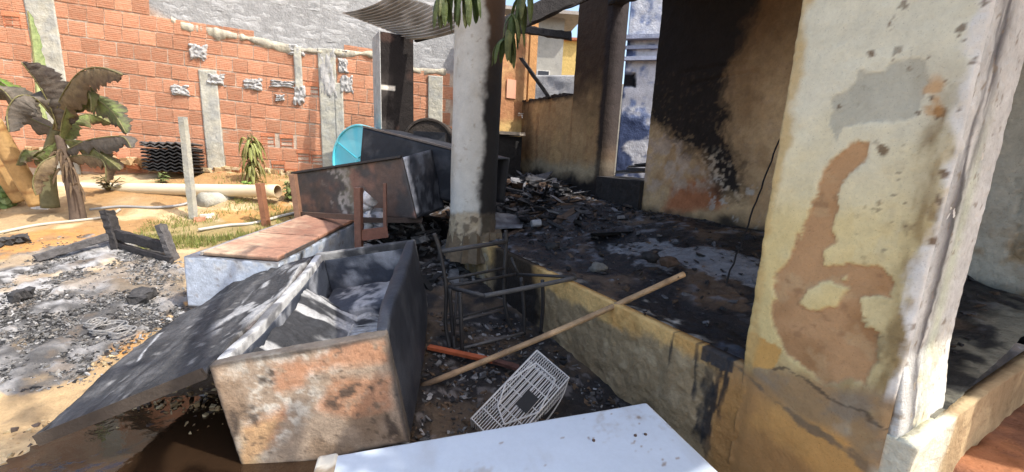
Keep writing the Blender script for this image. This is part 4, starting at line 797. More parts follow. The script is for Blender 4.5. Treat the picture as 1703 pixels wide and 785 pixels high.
    for o in t.children:      # the heat has buckled the whole shell
        if o.name.startswith('lid'): continue
        me = o.data; n = len(me.vertices); v = np.empty(n * 3); me.vertices.foreach_get('co', v); v = v.reshape(-1, 3); h = np.clip(v[:, 2] / Hh, 0, 1) ** 1.5
        q = np.stack([v[:, 0], v[:, 1], 0 * h], 1); v[:, 2] += h * (-.035 * np.cos(np.clip(v[:, 1] / Ln, -.5, .5) * math.pi) * (v[:, 0] < .25) + .014 * fbm(q, 2.2, 3, 91)); v[:, 0] += h * (.020 * fbm(q, 1.8, 3, 92)); v[:, 1] += h * .018 * fbm(q, 2.0, 3, 93); me.vertices.foreach_set('co', v.ravel()); me.update()
rust_freezer()
def blue_fridge():
    t = thing('pale_blue_refrigerator', 'pale blue two-door refrigerator lying on its back with rusted door panels, behind the burnt freezer', 'refrigerator', (-2.099, 3.856, .285), (.013, .038, .024))
    Wd, Ln, Hh = .695, 1.726, .405
    def fc(P, G, N):
        n = len(P); f = fbm(P, 4, 5, 3); g = fbm(P, 18, 4, 4); c = C4((.40, .455, .54), n, .45); c[:, :3] = mix(c[:, :3], (.27, .335, .45), sst(-.1, .5, f)); c[:, :3] = mix(c[:, :3], (.55, .56, .56), sst(.1, .4, g) * sst(.25, .4, P[:, 2]) * .8)
        c[:, :3] = mix(c[:, :3], (.05, .045, .045), sst(Hh - .012, Hh - .002, P[:, 2] + .015 * g) * .8); c[:, :3] = mix(c[:, :3], (.06, .05, .04), (1 - sst(.015, .03, P[:, 2])) * .9); c[:, :3] = mix(c[:, :3], (.20, .16, .13), (sst(.6, .85, g)) * .6)
        cr = sst(.18, .34, P[:, 0] + .06 * f) * (N[:, 1] < -.5) * sst(.1, .3, P[:, 2] + .05 * g) * sst(.28, .33, P[:, 0]); c[:, :3] = mix(c[:, :3], (.06, .05, .045), cr * .7)
        c[:, :3] = mix(c[:, :3], (.03, .03, .03), (N[:, 0] > .5) * sst(.1, .4, f + .4 - (P[:, 1] + .9) * 1.2)); return c
    mb = MB(); rbox(mb, (Wd, Ln, Hh), .016, wfn(t, fc), .015, lambda P: .003 * fbm(P, 4, 3, 8)); mb.build('cabinet', M_METAL, t, smooth=True, local=True)
    def rc(seed, pale):
        def fn(P, G, N):
            n = len(P); f = fbm(P, 3.5, 5, seed); g = fbm(P, 14, 4, seed + 1); c = C4((.33, .175, .115), n, .6); c[:, :3] = mix(c[:, :3], (.24, .115, .075), sst(-.1, .4, f)); c[:, :3] = mix(c[:, :3], (.50, .37, .255), sst(pale - .2, pale + .7, .6 * f + .2 * g - P[:, 0] * 1.3 - .1) * .9); c[:, :3] = mix(c[:, :3], (.12, .075, .055), sst(.5, .8, g) * .6)  # rust colours; left half painted paler as the sunlit side, right browner
            e = np.abs(P[:, 2] - (Hh + .03)); c[:, :3] = mix(c[:, :3], (.08, .06, .05), (P[:, 2] < Hh + .025) * .6); return c
        return fn
    mb = MB(); rbox(mb, (Wd - .15, .70, .035), .016, wfn(t, rc(11, -.35)), .008, lambda P: .006 * fbm(P, 4, 3, 5), Hh + .006, (.06, -Ln / 2 + .37)); d = mb.build('door', M_METAL, t, smooth=True, local=True); mb = MB(); mb.beam((.33, -.75, Hh + .02), (.33, -.25, Hh + .02), .02, .03, (.12, .10, .09, .5), .002); mb.build('handle', M_METAL, d, local=True)
    mb = MB(); rbox(mb, (Wd - .15, .94, .035), .016, wfn(t, rc(21, .05)), .008, lambda P: .008 * fbm(P, 3, 3, 6), Hh + .010, (.06, -Ln / 2 + 1.21)); mb.build('door', M_METAL, t, smooth=True, local=True)
    mb = MB(); rbox(mb, (.02, 1.66, .03), .05, wfn(t, lambda P, G, N: C4((.34, .32, .29), len(P), .7)), .004, None, Hh + .004, (-.235, 0)); mb.build('gasket', M_METAL, t, local=True)
blue_fridge()
def hexpanel(mb, A, B, n1, n2, cfn, thick_vec, seed=0, amp=.006):
    """bent sheet between four corners A0 A1 B1 B0 with thickness"""
    u, v = np.meshgrid(np.linspace(0, 1, n1), np.linspace(0, 1, n2), indexing='ij'); u = u.ravel()[:, None]; v = v.ravel()[:, None]
    P = (1 - v) * ((1 - u) * A[0] + u * A[1]) + v * ((1 - u) * B[0] + u * B[1]); tv = np.asarray(thick_vec); tn = tv / np.linalg.norm(tv)
    P = P + amp * fbm(P, 3, 4, seed)[:, None] * tn; c = cfn(P, u[:, 0], v[:, 0]); N = len(P)
    Fs = [(i * n2 + j, (i + 1) * n2 + j, (i + 1) * n2 + j + 1, i * n2 + j + 1) for i in range(n1 - 1) for j in range(n2 - 1)]
    G = [tuple(k + N for k in f[::-1]) for f in Fs]
    ring = [i * n2 for i in range(n1)] + [(n1 - 1) * n2 + j for j in range(1, n2)] + [i * n2 + n2 - 1 for i in range(n1 - 2, -1, -1)] + [j for j in range(n2 - 2, 0, -1)]
    S = [(ring[(k + 1) % len(ring)], ring[k], N + ring[k], N + ring[(k + 1) % len(ring)]) for k in range(len(ring))]
    mb.add(np.concatenate([P, P + tv]), Fs + G + S, np.concatenate([c, c * (.5, .5, .5, 1)])); return mb
def burnt_boxes():
    TL, TR, BR, BL = aty(487, 289, 5.0), aty(668, 262, 4.35), aty(692, 364, 4.3), aty(500, 354, 4.95)
    back = np.array([.18, .62, .03]); t = thing('brown_burnt_freezer_box', 'brown heat-stained open freezer shell tipped up on the rack, behind the pale refrigerator', 'freezer', (BL + BR) / 2)
    def bc(P, u, v):
        c = C4((.11, .07, .055), len(P), .5); f = fbm(P, 3, 5, 3); g = fbm(P, 12, 4, 4); c[:, :3] = mix(c[:, :3], (.055, .05, .05), sst(-.2, .3, f)); c[:, :3] = mix(c[:, :3], (.24, .12, .085), sst(.15, .5, fbm(P, 2.5, 4, 7)) * .8); c[:, :3] = mix(c[:, :3], (.18, .17, .12), np.exp(-((u - .52) / .10) ** 2) * sst(-.3, .4, g) * .8); c[:, :3] = mix(c[:, :3], (.34, .31, .28), sst(.4, .55, g) * np.exp(-((u - .42) / .12) ** 2)); c[:, :3] = mix(c[:, :3], (.04, .035, .03), sst(.93, 1., v) * .8); return c
    def kc(P, u, v):
        c = C4((.016, .018, .024), len(P), .6); c[:, :3] = mix(c[:, :3], (.05, .05, .055), sst(.1, .5, fbm(P, 5, 4, 9))); return c
    tv = back / np.linalg.norm(back) * .025
    mb = MB(); hexpanel(mb, (BL, BR), (TL, TR), 70, 34, bc, tv, 3); mb.build('front_panel', M_METAL, t, smooth=True)
    mb = MB(); hexpanel(mb, (BL + back, BR + back), (TL + back + ZZ * .02, TR + back + ZZ * .05), 30, 14, kc, tv, 5); mb.build('back_panel', M_METAL, t, smooth=True)
    sv = (TR - TL) / np.linalg.norm(TR - TL) * .03
    mb = MB(); hexpanel(mb, (BL + tv * 1.3, BL + back), (TL + tv * 1.3, TL + back), 12, 12, kc, sv, 6); mb.build('end_panel', M_METAL, t, smooth=True)
    def wc(P, u, v):
        c = kc(P, u, v); f = fbm(P, 9, 4, 3); c[:, :3] = mix(c[:, :3], (.55, .55, .57), (1 - sst(.06, .16, u + .07 * f)) * (v > .1)); c[:, :3] = mix(c[:, :3], (.16, .17, .19), sst(.0, .5, f) * .5); return c
    mb = MB(); hexpanel(mb, (BR + tv * 1.3, BR + back), (TR + tv * 1.3, TR + back + ZZ * .06), 26, 20, wc, -sv, 7, .012); mb.build('end_panel', M_METAL, t, smooth=True)
    mb = MB(); hexpanel(mb, (BL + tv * 1.3, BR + tv * 1.3), (BL + back, BR + back), 10, 10, kc, ZZ * .03, 8); mb.build('bottom_panel', M_METAL, t, smooth=True)
    mb = MB(); mb.beam(TL - tv * .4 + ZZ * .012, TR - tv * .4 + ZZ * .012, .035, .022, (.035, .03, .028, .6), .002); mb.build('rim', M_METAL, t)
    # second shell behind: blue-black
    TL, TR, BR, BL = aty(604, 212, 5.35), aty(800, 262, 4.75), aty(790, 345, 4.75), aty(596, 300, 5.35); bk = np.array([.3, .5, .0])
    t = thing('black_burnt_freezer_box', 'blue-black burnt freezer shell behind the brown one, running behind the round column', 'freezer', (BL + BR) / 2)
    mb = MB(); hexpanel(mb, (BL, BR), (TL, TR), 40, 20, kc, bk / np.linalg.norm(bk) * .03, 13); mb.build('front_panel', M_METAL, t, smooth=True)
    mb = MB(); hexpanel(mb, (BL + bk, BR + bk), (TL + bk, TR + bk), 20, 10, kc, bk / np.linalg.norm(bk) * .03, 14); mb.build('back_panel', M_METAL, t, smooth=True)
    mb = MB(); hexpanel(mb, (TL + bk * .07, TR + bk * .07), (TL + bk, TR + bk), 20, 8, kc, ZZ * -.02, 15); mb.build('top_panel', M_METAL, t, smooth=True)
    mb = MB(); mb.beam(TL + ZZ * .014, TR + ZZ * .014, .03, .02, (.16, .13, .11, .5), .003); mb.build('rim', M_METAL, t)
    # rack under the brown shell
    t = thing('brown_metal_rack', 'brown rusty metal rack with upright legs under the burnt freezer shells', 'rack', aty(600, 400, 4.0))
    def leg(x1, y1, x2, y2, Y, w=.055, col=(.16, .075, .05, .6)):
        a = aty(x1, y1, Y); b = aty(x2, y2, Y); mb = MB(); mb.beam(a, b, w, w * .8, col, .003); mb.build('leg', M_METAL, t)
    leg(596, 312, 597, 412, 3.92, .075); leg(640, 305, 641, 392, 4.0, .035); leg(487, 290, 499, 375, 4.7, .075, (.22, .12, .075, .6)); 
    mb = MB(); mb.beam(aty(600, 392, 3.93), aty(645, 385, 4.0), .05, .10, (.17, .07, .045, .6), .004); mb.build('rail', M_METAL, t); mb = MB(); mb.beam(aty(500, 356, 4.75), aty(600, 362, 4.05), .05, .05, (.10, .06, .04, .7), .003); mb.build('rail', M_METAL, t); mb = MB(); mb.beam(aty(600, 366, 4.1), aty(700, 366, 4.45), .05, .05, (.05, .035, .03, .7), .003); mb.build('rail', M_METAL, t)
    # stuff glimpsed inside the rack: pale rags and bottles
    for i, (x, y, w, h, lb) in enumerate([(612, 350, .06, .18, 'melted whitish plastic lump inside the brown rack, left one'), (630, 365, .07, .14, 'melted grey plastic lump inside the brown rack, right one')]):
        p = aty(x, y, 4.25); t = thing('melted_plastic', lb, 'plastic', p); mb = MB(); zz = np.linspace(-h, h * .8, 14); mb.tube([p + ZZ * q + RNG.normal(0, .014, 3) for q in zz], [w * random.uniform(.6, 1.25) for q in zz], 11, (.55, .55, .56, .5) if i == 0 else (.25, .25, .27, .5)); mb.build('lump', M_METAL, t, smooth=True)
    # turquoise drum
    c0 = aty(594, 264, 5.95); ax = np.array([-.42, -.90, .10]); ax /= np.linalg.norm(ax); r = .475
    t = thing('turquoise_water_drum', 'turquoise plastic drum lying with its round end towards the yard', 'drum', c0 - ZZ * r)
    e1 = np.cross(ax, ZZ); e1 /= np.linalg.norm(e1); e2 = np.cross(e1, ax)
    def rev(mb, prof, col, n=56):
        V = []; 
        for (d, rr) in prof:
            for k in range(n): th = 2 * math.pi * k / n; V.append(c0 + ax * d + rr * (math.cos(th) * e1 + math.sin(th) * e2))
        m = len(prof); mb.add(V, [(i * n + k, i * n + (k + 1) % n, (i + 1) * n + (k + 1) % n, (i + 1) * n + k) for i in range(m - 1) for k in range(n)] + [tuple((m - 1) * n + k for k in range(n))], col); return mb
    tq = (.10, .60, .70, .35)
    mb = rev(MB(), [(-.8, r * .92), (-.5, r * .98), (-.05, r), (0, r), (.012, r * .985), (.012, r * .95), (-.01, r * .93), (-.012, .02)], tq); mb.c[-1][:, :3] = mixc(mb.v[-1], (.10, .56, .66), (.22, .60, .66), 5)[:, :3]; mb.build('body', M_PLASTIC, t, smooth=False)
    mb = MB(); 
    for an in (.5, 2.6, 4.7): mb.tube([c0 + ax * .0 + (math.cos(an) * e1 + math.sin(an) * e2) * q for q in (.02, r * .5, r * .92)], .008, 6, (.05, .36, .43, .4))
    mb.build('rib', M_PLASTIC, t)
    c0 = aty(712, 240, 6.0); r = .36; ax = np.array([0.05, -1., .0]); e1 = np.array([1., .05, 0]); e2 = ZZ
    t = thing('charred_drum', 'dark charred drum lying behind the black shell beside the round column', 'drum', c0 - ZZ * r); mb = rev(MB(), [(-.7, r), (-.02, r), (0, r * .97), (0, r * .9), (-.02, r * .88), (-.02, .02)], (.045, .035, .028, .8), 40); mb.build('body', M_CHAR, t)
    mb = MB(); mb.box(aty(715, 227, 5.75), (.42, .10, .12), None, (.018, .018, .02, .7), .006); mb.build('strap', M_METAL, t)
burnt_boxes()
def white_fridge():
    t = thing('white_refrigerator', 'white refrigerator lying flat in the foreground, scattered rust specks on its smooth panel', 'refrigerator', (.086, 1.229 - .03, .028), (-.046, -.045, .263))
    def wc(P, G, N):
        c = C4((.50, .565, .64), len(P), .35); c[:, :3] = mix(c[:, :3], (.45, .52, .60), sst(-.2, .5, fbm(P, 1.6, 3, 3))); d = fbm(P, 26, 3, 5); c[:, :3] = mix(c[:, :3], (.36, .36, .36), sst(.2, .9, fbm(P * (1, .3, 1), 9, 6, 61)) * .35); c[:, :3] = mix(c[:, :3], (.28, .23, .18), sst(.55, 1., fbm(P, 5, 6, 62) + .25 * fbm(P, 60, 2, 63)) * .5); c[:, :3] = mix(c[:, :3], (.22, .15, .10), sst(.86, .95, fbm(P, 34, 3, 5) + .3 * fbm(P, 2, 3, 6)) * .8)
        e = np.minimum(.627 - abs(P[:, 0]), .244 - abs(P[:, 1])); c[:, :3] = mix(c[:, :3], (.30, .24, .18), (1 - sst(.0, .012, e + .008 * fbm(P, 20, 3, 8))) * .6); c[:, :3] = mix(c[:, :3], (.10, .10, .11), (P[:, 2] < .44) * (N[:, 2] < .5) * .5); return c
    mb = MB(); rbox(mb, (1.254, .49, .491), .008, wfn(t, wc), .014, lambda P: .0015 * fbm(P, 3, 2, 3)); mb.build('cabinet', M_PLASTIC, t, smooth=True, local=True)
    mb = MB(); rbox(mb, (.07, .50, .06), .012, wfn(t, lambda P, G, N: mixc(P, (.58, .54, .45), (.22, .17, .12), 14)), .012, None, .436, (-.628, 0)); mb.build('end_cap', M_PLASTIC, t, smooth=True, local=True)
    for x in (.30, .46, .50):
        mb = MB(); mb.tube([(x, .10 - x * .1, .489), (x, .10 - x * .1, .4945)], .006, 8, (.10, .06, .04, .7)); mb.build('screw', M_METAL, t, local=True)
white_fridge()
# ------------------------------------------------------------------ chair frame, pole, stick, cage
def chair():
    t = thing('burnt_chair_frame', 'burnt tubular steel chair frame without seat, standing against the sooty foundation', 'chair', (-.1, 2.9, 0))
    cl = (.035, .032, .030, .6); r = .0145
    def P(x, y, Y): return aty(x, y, Y)
    def tb(name, pts, rr=r, col=cl): mb = MB(); mb.tube(bez(pts), rr, 8, col); mb.build(name, M_METAL, t, smooth=True)
    yl, yr, fl, fr = 2.95, 3.25, 2.72, 3.0
    tb('leg', [P(722, 388, yl), P(731, 415, yl), P(742, 480, yl - .02), P(741, 540, yl - .03), P(752, 597, yl - .12)]); tb('leg', [P(841, 383, yr), P(842, 404, yr), P(838, 470, yr), P(842, 520, yr - .02), P(856, 556, yr)])
    tb('back_rail', [P(729, 419, yl), P(842, 402, yr)], .018, (.06, .056, .054, .6)); tb('back_rail', [P(737, 466, yl), P(839, 446, yr)], .012)
    tb('leg', [P(765, 486, fl + .1), P(767, 540, fl + .05), P(769, 598, fl + .08)]); tb('leg', [P(748, 480, yl - .05), P(752, 540, yl - .05), P(758, 600, yl - .15)]); tb('leg', [P(867, 462, fr + .1), P(871, 510, fr + .1), P(872, 556, fr + .1)]); tb('leg', [P(902, 466, fr), P(903, 510, fr + .05), P(899, 553, fr + .1)])
    tb('seat_frame', [P(743, 477, yl), P(806, 492, fl)], .016, (.05, .047, .045, .6)); tb('seat_frame', [P(806, 492, fl), P(880, 478, 2.84), P(957, 462, fr)], .018, (.09, .085, .08, .6)); tb('seat_frame', [P(743, 477, yl), P(858, 456, yr)], .013); tb('seat_frame', [P(858, 456, yr), P(957, 461, fr)], .012)
    tb('stretcher', [P(732, 541, yl - .03), P(836, 515, yr)], .012, (.11, .10, .095, .5)); tb('stretcher', [P(735, 534, yl - .03), P(838, 509, yr)], .008); tb('stretcher', [P(758, 582, fl + .1), P(873, 553, fr + .1)], .011, (.13, .12, .11, .5)); tb('brace', [P(850, 428, yr), P(862, 455, yr - .05)], .010); tb('brace', [P(760, 485, fl + .15), P(752, 590, fl + .15)], .009)
def bez(pts, n=5):
    P = np.asarray(pts, float)
    if len(P) == 2: return P
    out = []
    for i in range(len(P) - 1):
        p0 = P[max(i - 1, 0)]; p1 = P[i]; p2 = P[i + 1]; p3 = P[min(i + 2, len(P) - 1)]
        for k in range(n): u = k / n; out.append(.5 * ((2 * p1) + (-p0 + p2) * u + (2 * p0 - 5 * p1 + 4 * p2 - p3) * u * u + (-p0 + 3 * p1 - 3 * p2 + p3) * u ** 3))
    return np.array(out + [P[-1]])
chair()
def pole():
    a = atz(701, 642, .10); b = onpl(1012, 520, st(0, -.02, 0), PV) + ZZ * .045; d = b - a; best = min(np.linspace(1, 2.2, 200), key=lambda k: abs(proj((a + d * k)[None])[0][0] - 1138)); e = a + d * best
    t = thing('bamboo_pole', 'long tan bamboo pole leaning across the foundation edge', 'pole', a); n = 60; P = np.linspace(a, e, n); nodes = np.array([.12, .3, .47, .62, .78, .93]); u = np.linspace(0, 1, n); rr = .0185 + .0025 * np.exp(-((u[:, None] - nodes) / .008) ** 2).sum(1); c = C4((.47, .30, .155), n, .55); c[:, :3] = mix(c[:, :3], (.33, .20, .10), np.clip(np.exp(-((u[:, None] - nodes) / .012) ** 2).sum(1), 0, 1)); c[:, :3] = mix(c[:, :3], (.30, .20, .12), 1 - sst(.0, .3, u)); c[:, :3] *= (1 + .28 * fbm(np.stack([u, 0 * u, 0 * u], 1), 14, 4, 3))[:, None]; c[:, :3] = mix(c[:, :3], (.10, .07, .045), 1 - sst(.0, .09, u))
    P = P + np.stack([0 * u, 0 * u, -.02 * np.sin(u * math.pi)], 1)
    mb = MB(); mb.tube(P, rr, 12, c); mb.build('culm', M_WOOD, t, smooth=True); mb = MB(); mb.tube([e - (e - a) * .028 + np.array([.0, -.019, .004]), e - (e - a) * .028 + np.array([.0, -.0195, .004]) * 1.12], .005, 8, (.05, .03, .02, .8)); mb.build('nail_hole', M_CHAR, t)
pole()
def stick():
    a = ongr(713, 588) + ZZ * .05; b = ongr(820, 611) + ZZ * .05; c = ongr(862, 622) + ZZ * .045; t = thing('red_painted_stick', 'flat red-painted wooden strip with one charred end on the ground under the pole', 'stick', a); mb = MB(); mb.beam(a, b, .045, .022, (.42, .105, .04, .6), .002); mb.build('painted_wood', M_WOOD, t); mb = MB(); mb.beam(b, c, .046, .023, (.13, .06, .045, .8), .003); mb.build('charred_end', M_CHAR, t)
stick()
def cage():
    # wire bird cage tipped on its side
    o = atz(893, 640, .05); A = aty(893, 583, 2.28); B = aty(946, 628, 2.16); Cc = aty(797, 708, 1.93); ex = B - A; ey = Cc - A; w = np.linalg.norm(ex); l = np.linalg.norm(ey); ex /= w; ey /= l; ey = ey - ex * (ex @ ey); ey /= np.linalg.norm(ey); ez = np.cross(ex, ey); ez = ez if ez[2] < 0 else -ez; h = .22
    t = thing('wire_bird_cage', 'white wire bird cage tipped over behind the white refrigerator', 'bird cage', A); cw = (.55, .53, .50, .5); r = .0024
    def q(x, y, z): return A + ex * x * w + ey * y * l + ez * z * h
    def wires(name, lst, rr=r):
        mb = MB()
        for p in lst: mb.tube([q(*k) for k in p], rr, 5, cw)
        return mb.build(name, M_PLASTIC, t)
    n = 17
    wires('top_wires', [[(i / n, 0, 0), (i / n, 1, 0)] for i in range(n + 1)], r); wires('cross_bars', [[(0, k, -.01), (1, k, -.01)] for k in (0, .16, .33, .50, .70, .85, 1)], .0035)
    wires('side_wires', [[(1, k / 26, 0), (1, k / 26, 1)] for k in range(27)]); wires('side_wires', [[(0, k / 26, 0), (0, k / 26, 1)] for k in range(27)]); wires('end_wires', [[(k / n, 0, 0), (k / n, 0, 1)] for k in range(n + 1)]); wires('end_wires', [[(k / n, 1, 0), (k / n, 1, 1)] for k in range(n + 1)])
    wires('frame', [[(0, 0, 0), (1, 0, 0), (1, 1, 0), (0, 1, 0), (0, 0, 0)], [(0, 0, 1), (1, 0, 1), (1, 1, 1), (0, 1, 1), (0, 0, 1)], [(0, 0, 0), (0, 0, 1)], [(1, 0, 0), (1, 0, 1)], [(1, 1, 0), (1, 1, 1)], [(0, 1, 0), (0, 1, 1)], [(1, 0, .5), (1, 1, .5)]], .0055)
    mb = MB(); V = [q(.0, .5, -.025), q(.25, .74, -.03), q(.62, .82, -.03), q(1.0, .5, -.025), q(.8, .12, -.02), q(.2, .12, -.02)]
    for i in range(6): mb.tube([V[i], V[(i + 1) % 6]], .005, 6, cw)
    for k in range(1, 9): mb.tube([q(k / 9, .14, -.024), q(k / 9, .5 + .3 * math.sin(k / 9 * math.pi), -.028)], .003, 5, cw)
    mb.build('door_panel', M_PLASTIC, t); mb = MB(); hexpanel(mb, (q(.5, .40, -.05), q(.82, .40, -.05)), (q(.5, .60, -.05), q(.82, .60, -.05)), 4, 4, lambda P, u, v: C4((.02, .02, .02), len(P)), ez * .004, 3, .001); mb.build('dark_door_hole', M_PLASTIC, t)  # black plate stands in for the dark of the open door hole
    mb = MB(); mb.tube(bez([q(1, .0, .1), q(1.12, .15, .4), q(1.15, .38, .75), q(1.05, .5, 1.0)]), .004, 6, cw); mb.build('carry_handle', M_PLASTIC, t)
cage()

# ------------------------------------------------------------------ yard: pipe, posts, trays, hoses, charred frame
def yard():
    a, b = aty(84, 312, 5.95), aty(462, 318, 5.55); t = thing('white_drain_pipe', 'long cream plastic drain pipe lying across the yard below the brick wall', 'pipe', a)
    n = 40; P = np.linspace(a, b, n); r = .082; c = C4((.66, .58, .42), n, .4); c[:, :3] = mix(c[:, :3], (.60, .42, .22), sst(.75, 1, np.linspace(0, 1, n)) * .5)
    mb = MB(); mb.tube(P, r, 28, c, cap=False); d = (b - a) / np.linalg.norm(b - a); e = P[-1]; mb.tube([e, e - d * .6], r * .93, 28, (.35, .25, .15, .6), cap=False); mb.tube([a + d * .01, a], [r, .01], 28, (.3, .22, .14, .6), cap=False)
    mb.build('barrel', M_PLASTIC, t, smooth=True); mb = MB(); mb.tube([e - d * .14, e - d * .13, e - d * .001, e], [r * 1.0, r * 1.08, r * 1.08, r * .94], 28, (.66, .54, .34, .4), cap=False); mb.build('socket', M_PLASTIC, t, smooth=True)
    b = ongr(322, 364); a = aty(304, 195, b[1]); t = thing('thin_white_post', 'thin whitish concrete post standing upright in the sand', 'post', b); mb = MB(); P = np.linspace(b - ZZ * .1, a, 8); 
    for i in range(7): mb.beam(P[i], P[i + 1] + (P[i + 1] - P[i]) * .02, .066, .066, (.50, .50, .48, .9), .002)
    mb.build('shaft', M_CONC, t)
    # stack of black corrugated trays against the wall
    base = ongr(292, 292); base[1] = 6.35; p0 = aty(292, 288, 6.35); names = ['lowest', 'second lowest', 'third lowest', 'fourth lowest', 'middle', 'fourth highest', 'third highest', 'second highest', 'topmost']
    n = 24
    for k in range(9):
        t = thing('black_roof_tile', f'black wavy roof tile, {names[k]} in the stack leaning at the brick wall', 'roof tile', p0 + ZZ * (.03 + .049 * k), (R(-4), R(random.uniform(-2, 2)), .21 + random.uniform(-.06, .06)), 'stacked black roof tiles')
        mb = MB(); V = []
        for i in range(n + 1):
            x = (i / n - .5) * .66; z = .016 * math.sin(i / n * 2 * math.pi * 6)
            for (y, dz) in ((-.17, 0), (.17, 0)): V.append((x, y, z)); 
            for (y, dz) in ((-.17, 0), (.17, 0)): V.append((x, y, z + .015))
        Fs = []
        for i in range(n): o = 4 * i; Fs += [(o, o + 1, o + 5, o + 4), (o + 2, o + 6, o + 7, o + 3), (o, o + 4, o + 6, o + 2), (o + 1, o + 3, o + 7, o + 5)]
        Fs += [(0, 2, 3, 1), (4 * n, 4 * n + 1, 4 * n + 3, 4 * n + 2)]
        mb.add(V, Fs, (.03, .03, .032, .7) if k < 7 else (.10, .095, .095, .8)); mb.build('tile', M_ROUGHP, t, local=True)
    # buried dark pipe end
    c = ongr(338, 345); c = c + np.array([0, 0, .09]); d = np.array([.25, 1., -.10]); d /= np.linalg.norm(d); t = thing('buried_pipe_end', 'short dark pipe end poking out of the sand by the thin post', 'pipe', c); mb = MB(); mb.tube([c + d * .5, c, c + d * .001, c + d * .45], [.105, .105, .085, .085], 24, (.20, .18, .16, .9), cap=False); mb.tube([c + d * .4, c + d * .41], .084, 24, (.012, .012, .012, .9)); mb.build('pipe', M_CONC, t, smooth=True)
    # hoses on the sand
    for lb, px, r, col in (('grey garden hose lying across the sand behind the banana plant', [(150, 352), (200, 347), (260, 348), (305, 343), (325, 333)], .016, (.30, .30, .30, .6)), ('pale hose running along the sand in front of the banana plant', [(-5, 392), (60, 378), (130, 370), (175, 364), (200, 352)], .016, (.42, .39, .32, .7)), ('pale hose along the grass towards the pale refrigerator', [(330, 386), (380, 378), (420, 375), (470, 362), (520, 352), (560, 347)], .018, (.42, .40, .36, .7))):
        t = thing('garden_hose', lb, 'hose', ongr(*px[0])); P = bez([ongr(*q) + ZZ * .022 for q in px], 8); P[:, 2] = [max(p[2], G(p[0], p[1]) + .02) for p in P]; mb = MB(); mb.tube(P, r, 8, col); mb.build('tube', M_PLASTIC, t, smooth=True)
    # brown wooden stake
    b = ongr(444, 374); a = aty(432, 305, b[1]); t = thing('brown_stake', 'short brown wooden stake standing beside the end of the drain pipe', 'stake', b); mb = MB(); mb.beam(b - ZZ * .1, a, .085, .06, (.24, .105, .055, .7), .004); mb.build('stake', M_WOOD, t)
    # white block and tilted bamboo logs at the left edge
    t = thing('white_plaster_block', 'small white plaster block beside the bamboo logs', 'block', ongr(76, 343)); p = ongr(74, 343); mb = MB(); mb.hexa([p + np.array(q) for q in ((-.10, -.07, -.03), (.12, -.08, -.03), (.11, .08, -.03), (-.10, .08, -.03))], [p + np.array(q) for q in ((-.08, -.05, .17), (.01, -.05, .16), (.0, .05, .16), (-.08, .05, .17))], (.66, .60, .52, .9)); mb.build('block', M_ROUGHP, t)
    for i, (x1, y1, x2, y2, rr, Y, lb) in enumerate([(-16, 200, 64, 340, .085, 4.95, 'thick ochre bamboo log leaning left, front one of the pair'), (-40, 225, 34, 334, .07, 5.15, 'thick ochre bamboo log leaning left, rear one of the pair')]):
        a = aty(x2, y2, Y); b = aty(x1, y1, Y - .25); t = thing('bamboo_log', lb, 'log', a); n = 30; P = np.linspace(a, b, n); u = np.linspace(0, 1, n); c = C4((.38, .235, .095), n, .6); c[:, :3] = mix(c[:, :3], (.22, .11, .04), np.clip(sum(np.exp(-((u - k) / .02) ** 2) for k in (.18, .55, .9)), 0, 1)); mb = MB(); mb.tube(P, rr * (1 + .02 * sum(np.exp(-((u - k) / .02) ** 2) for k in (.18, .55, .9))), 18, c); mb.build('culm', M_WOOD, t, smooth=True)
    # charred bed frame
    t = thing('charred_bed_frame', 'charred wooden bed frame with two upright stub posts in the ash', 'bed frame', ongr(195, 410)); ck = (.035, .032, .032, .7); ck2 = (.09, .085, .085, .8)
    def bm(name, p1, p2, w, h, col): mb = MB(); mb.rbeam(p1, p2, w, h, col, 12, .16); mb.build(name, M_CHAR, t)
    b1 = ongr(197, 412); a1 = aty(178, 349, b1[1] + .02); b2 = ongr(290, 433); a2 = aty(267, 374, b2[1] + .02)
    bm('post', b1, a1, .10, .075, ck); bm('post', b2, a2, .085, .06, ck2); bm('rail', (b1 * .62 + a1 * .38), (b2 * .66 + a2 * .34), .05, .10, ck); bm('rail', b1 * .6 + a1 * .4 - ZZ * .02, ongr(60, 437) + ZZ * .04, .05, .07, ck2); bm('rail', b1 + ZZ * .03, ongr(285, 437) + ZZ * .03, .04, .05, ck)
    for i, (q1, q2, w, lb) in enumerate([((-10, 412), (48, 402), .16, 'charred plank at the left edge lying on the orange sand'), ((20, 505), (52, 494), .09, 'short charred log stub in the pale ash'), ((228, 510), (246, 492), .12, 'black charred chunk beside the orange patch near the refrigerator')]):
        a = ongr(*q1) + ZZ * .04; b = ongr(*q2) + ZZ * .05; t = thing('charred_plank', lb, 'plank', a); mb = MB(); mb.rbeam(a, b, w, .06, (.05, .048, .048, .8), 10, .4); mb.build('wood', M_CHAR, t)
    # coils of burnt wire in the ash
    for i, (x, y, rr) in enumerate([(182, 553, .10), (205, 560, .07), (160, 545, .06)]):
        p = ongr(x, y) + ZZ * .03; t = thing('burnt_wire_coil', ['large', 'small right-hand', 'small left-hand'][i] + ' coil of burnt grey wire in the ash', 'wire', p); mb = MB(); q = [p + np.array([rr * math.cos(k * .35) * (1 - k * .004) + .01 * math.sin(k), rr * math.sin(k * .35) * .9, .012 * math.sin(k * .6) + .012]) for k in range(70)]; mb.tube(q, .005, 5, (.22, .215, .21, .7)); mb.build('wire', M_METAL, t)
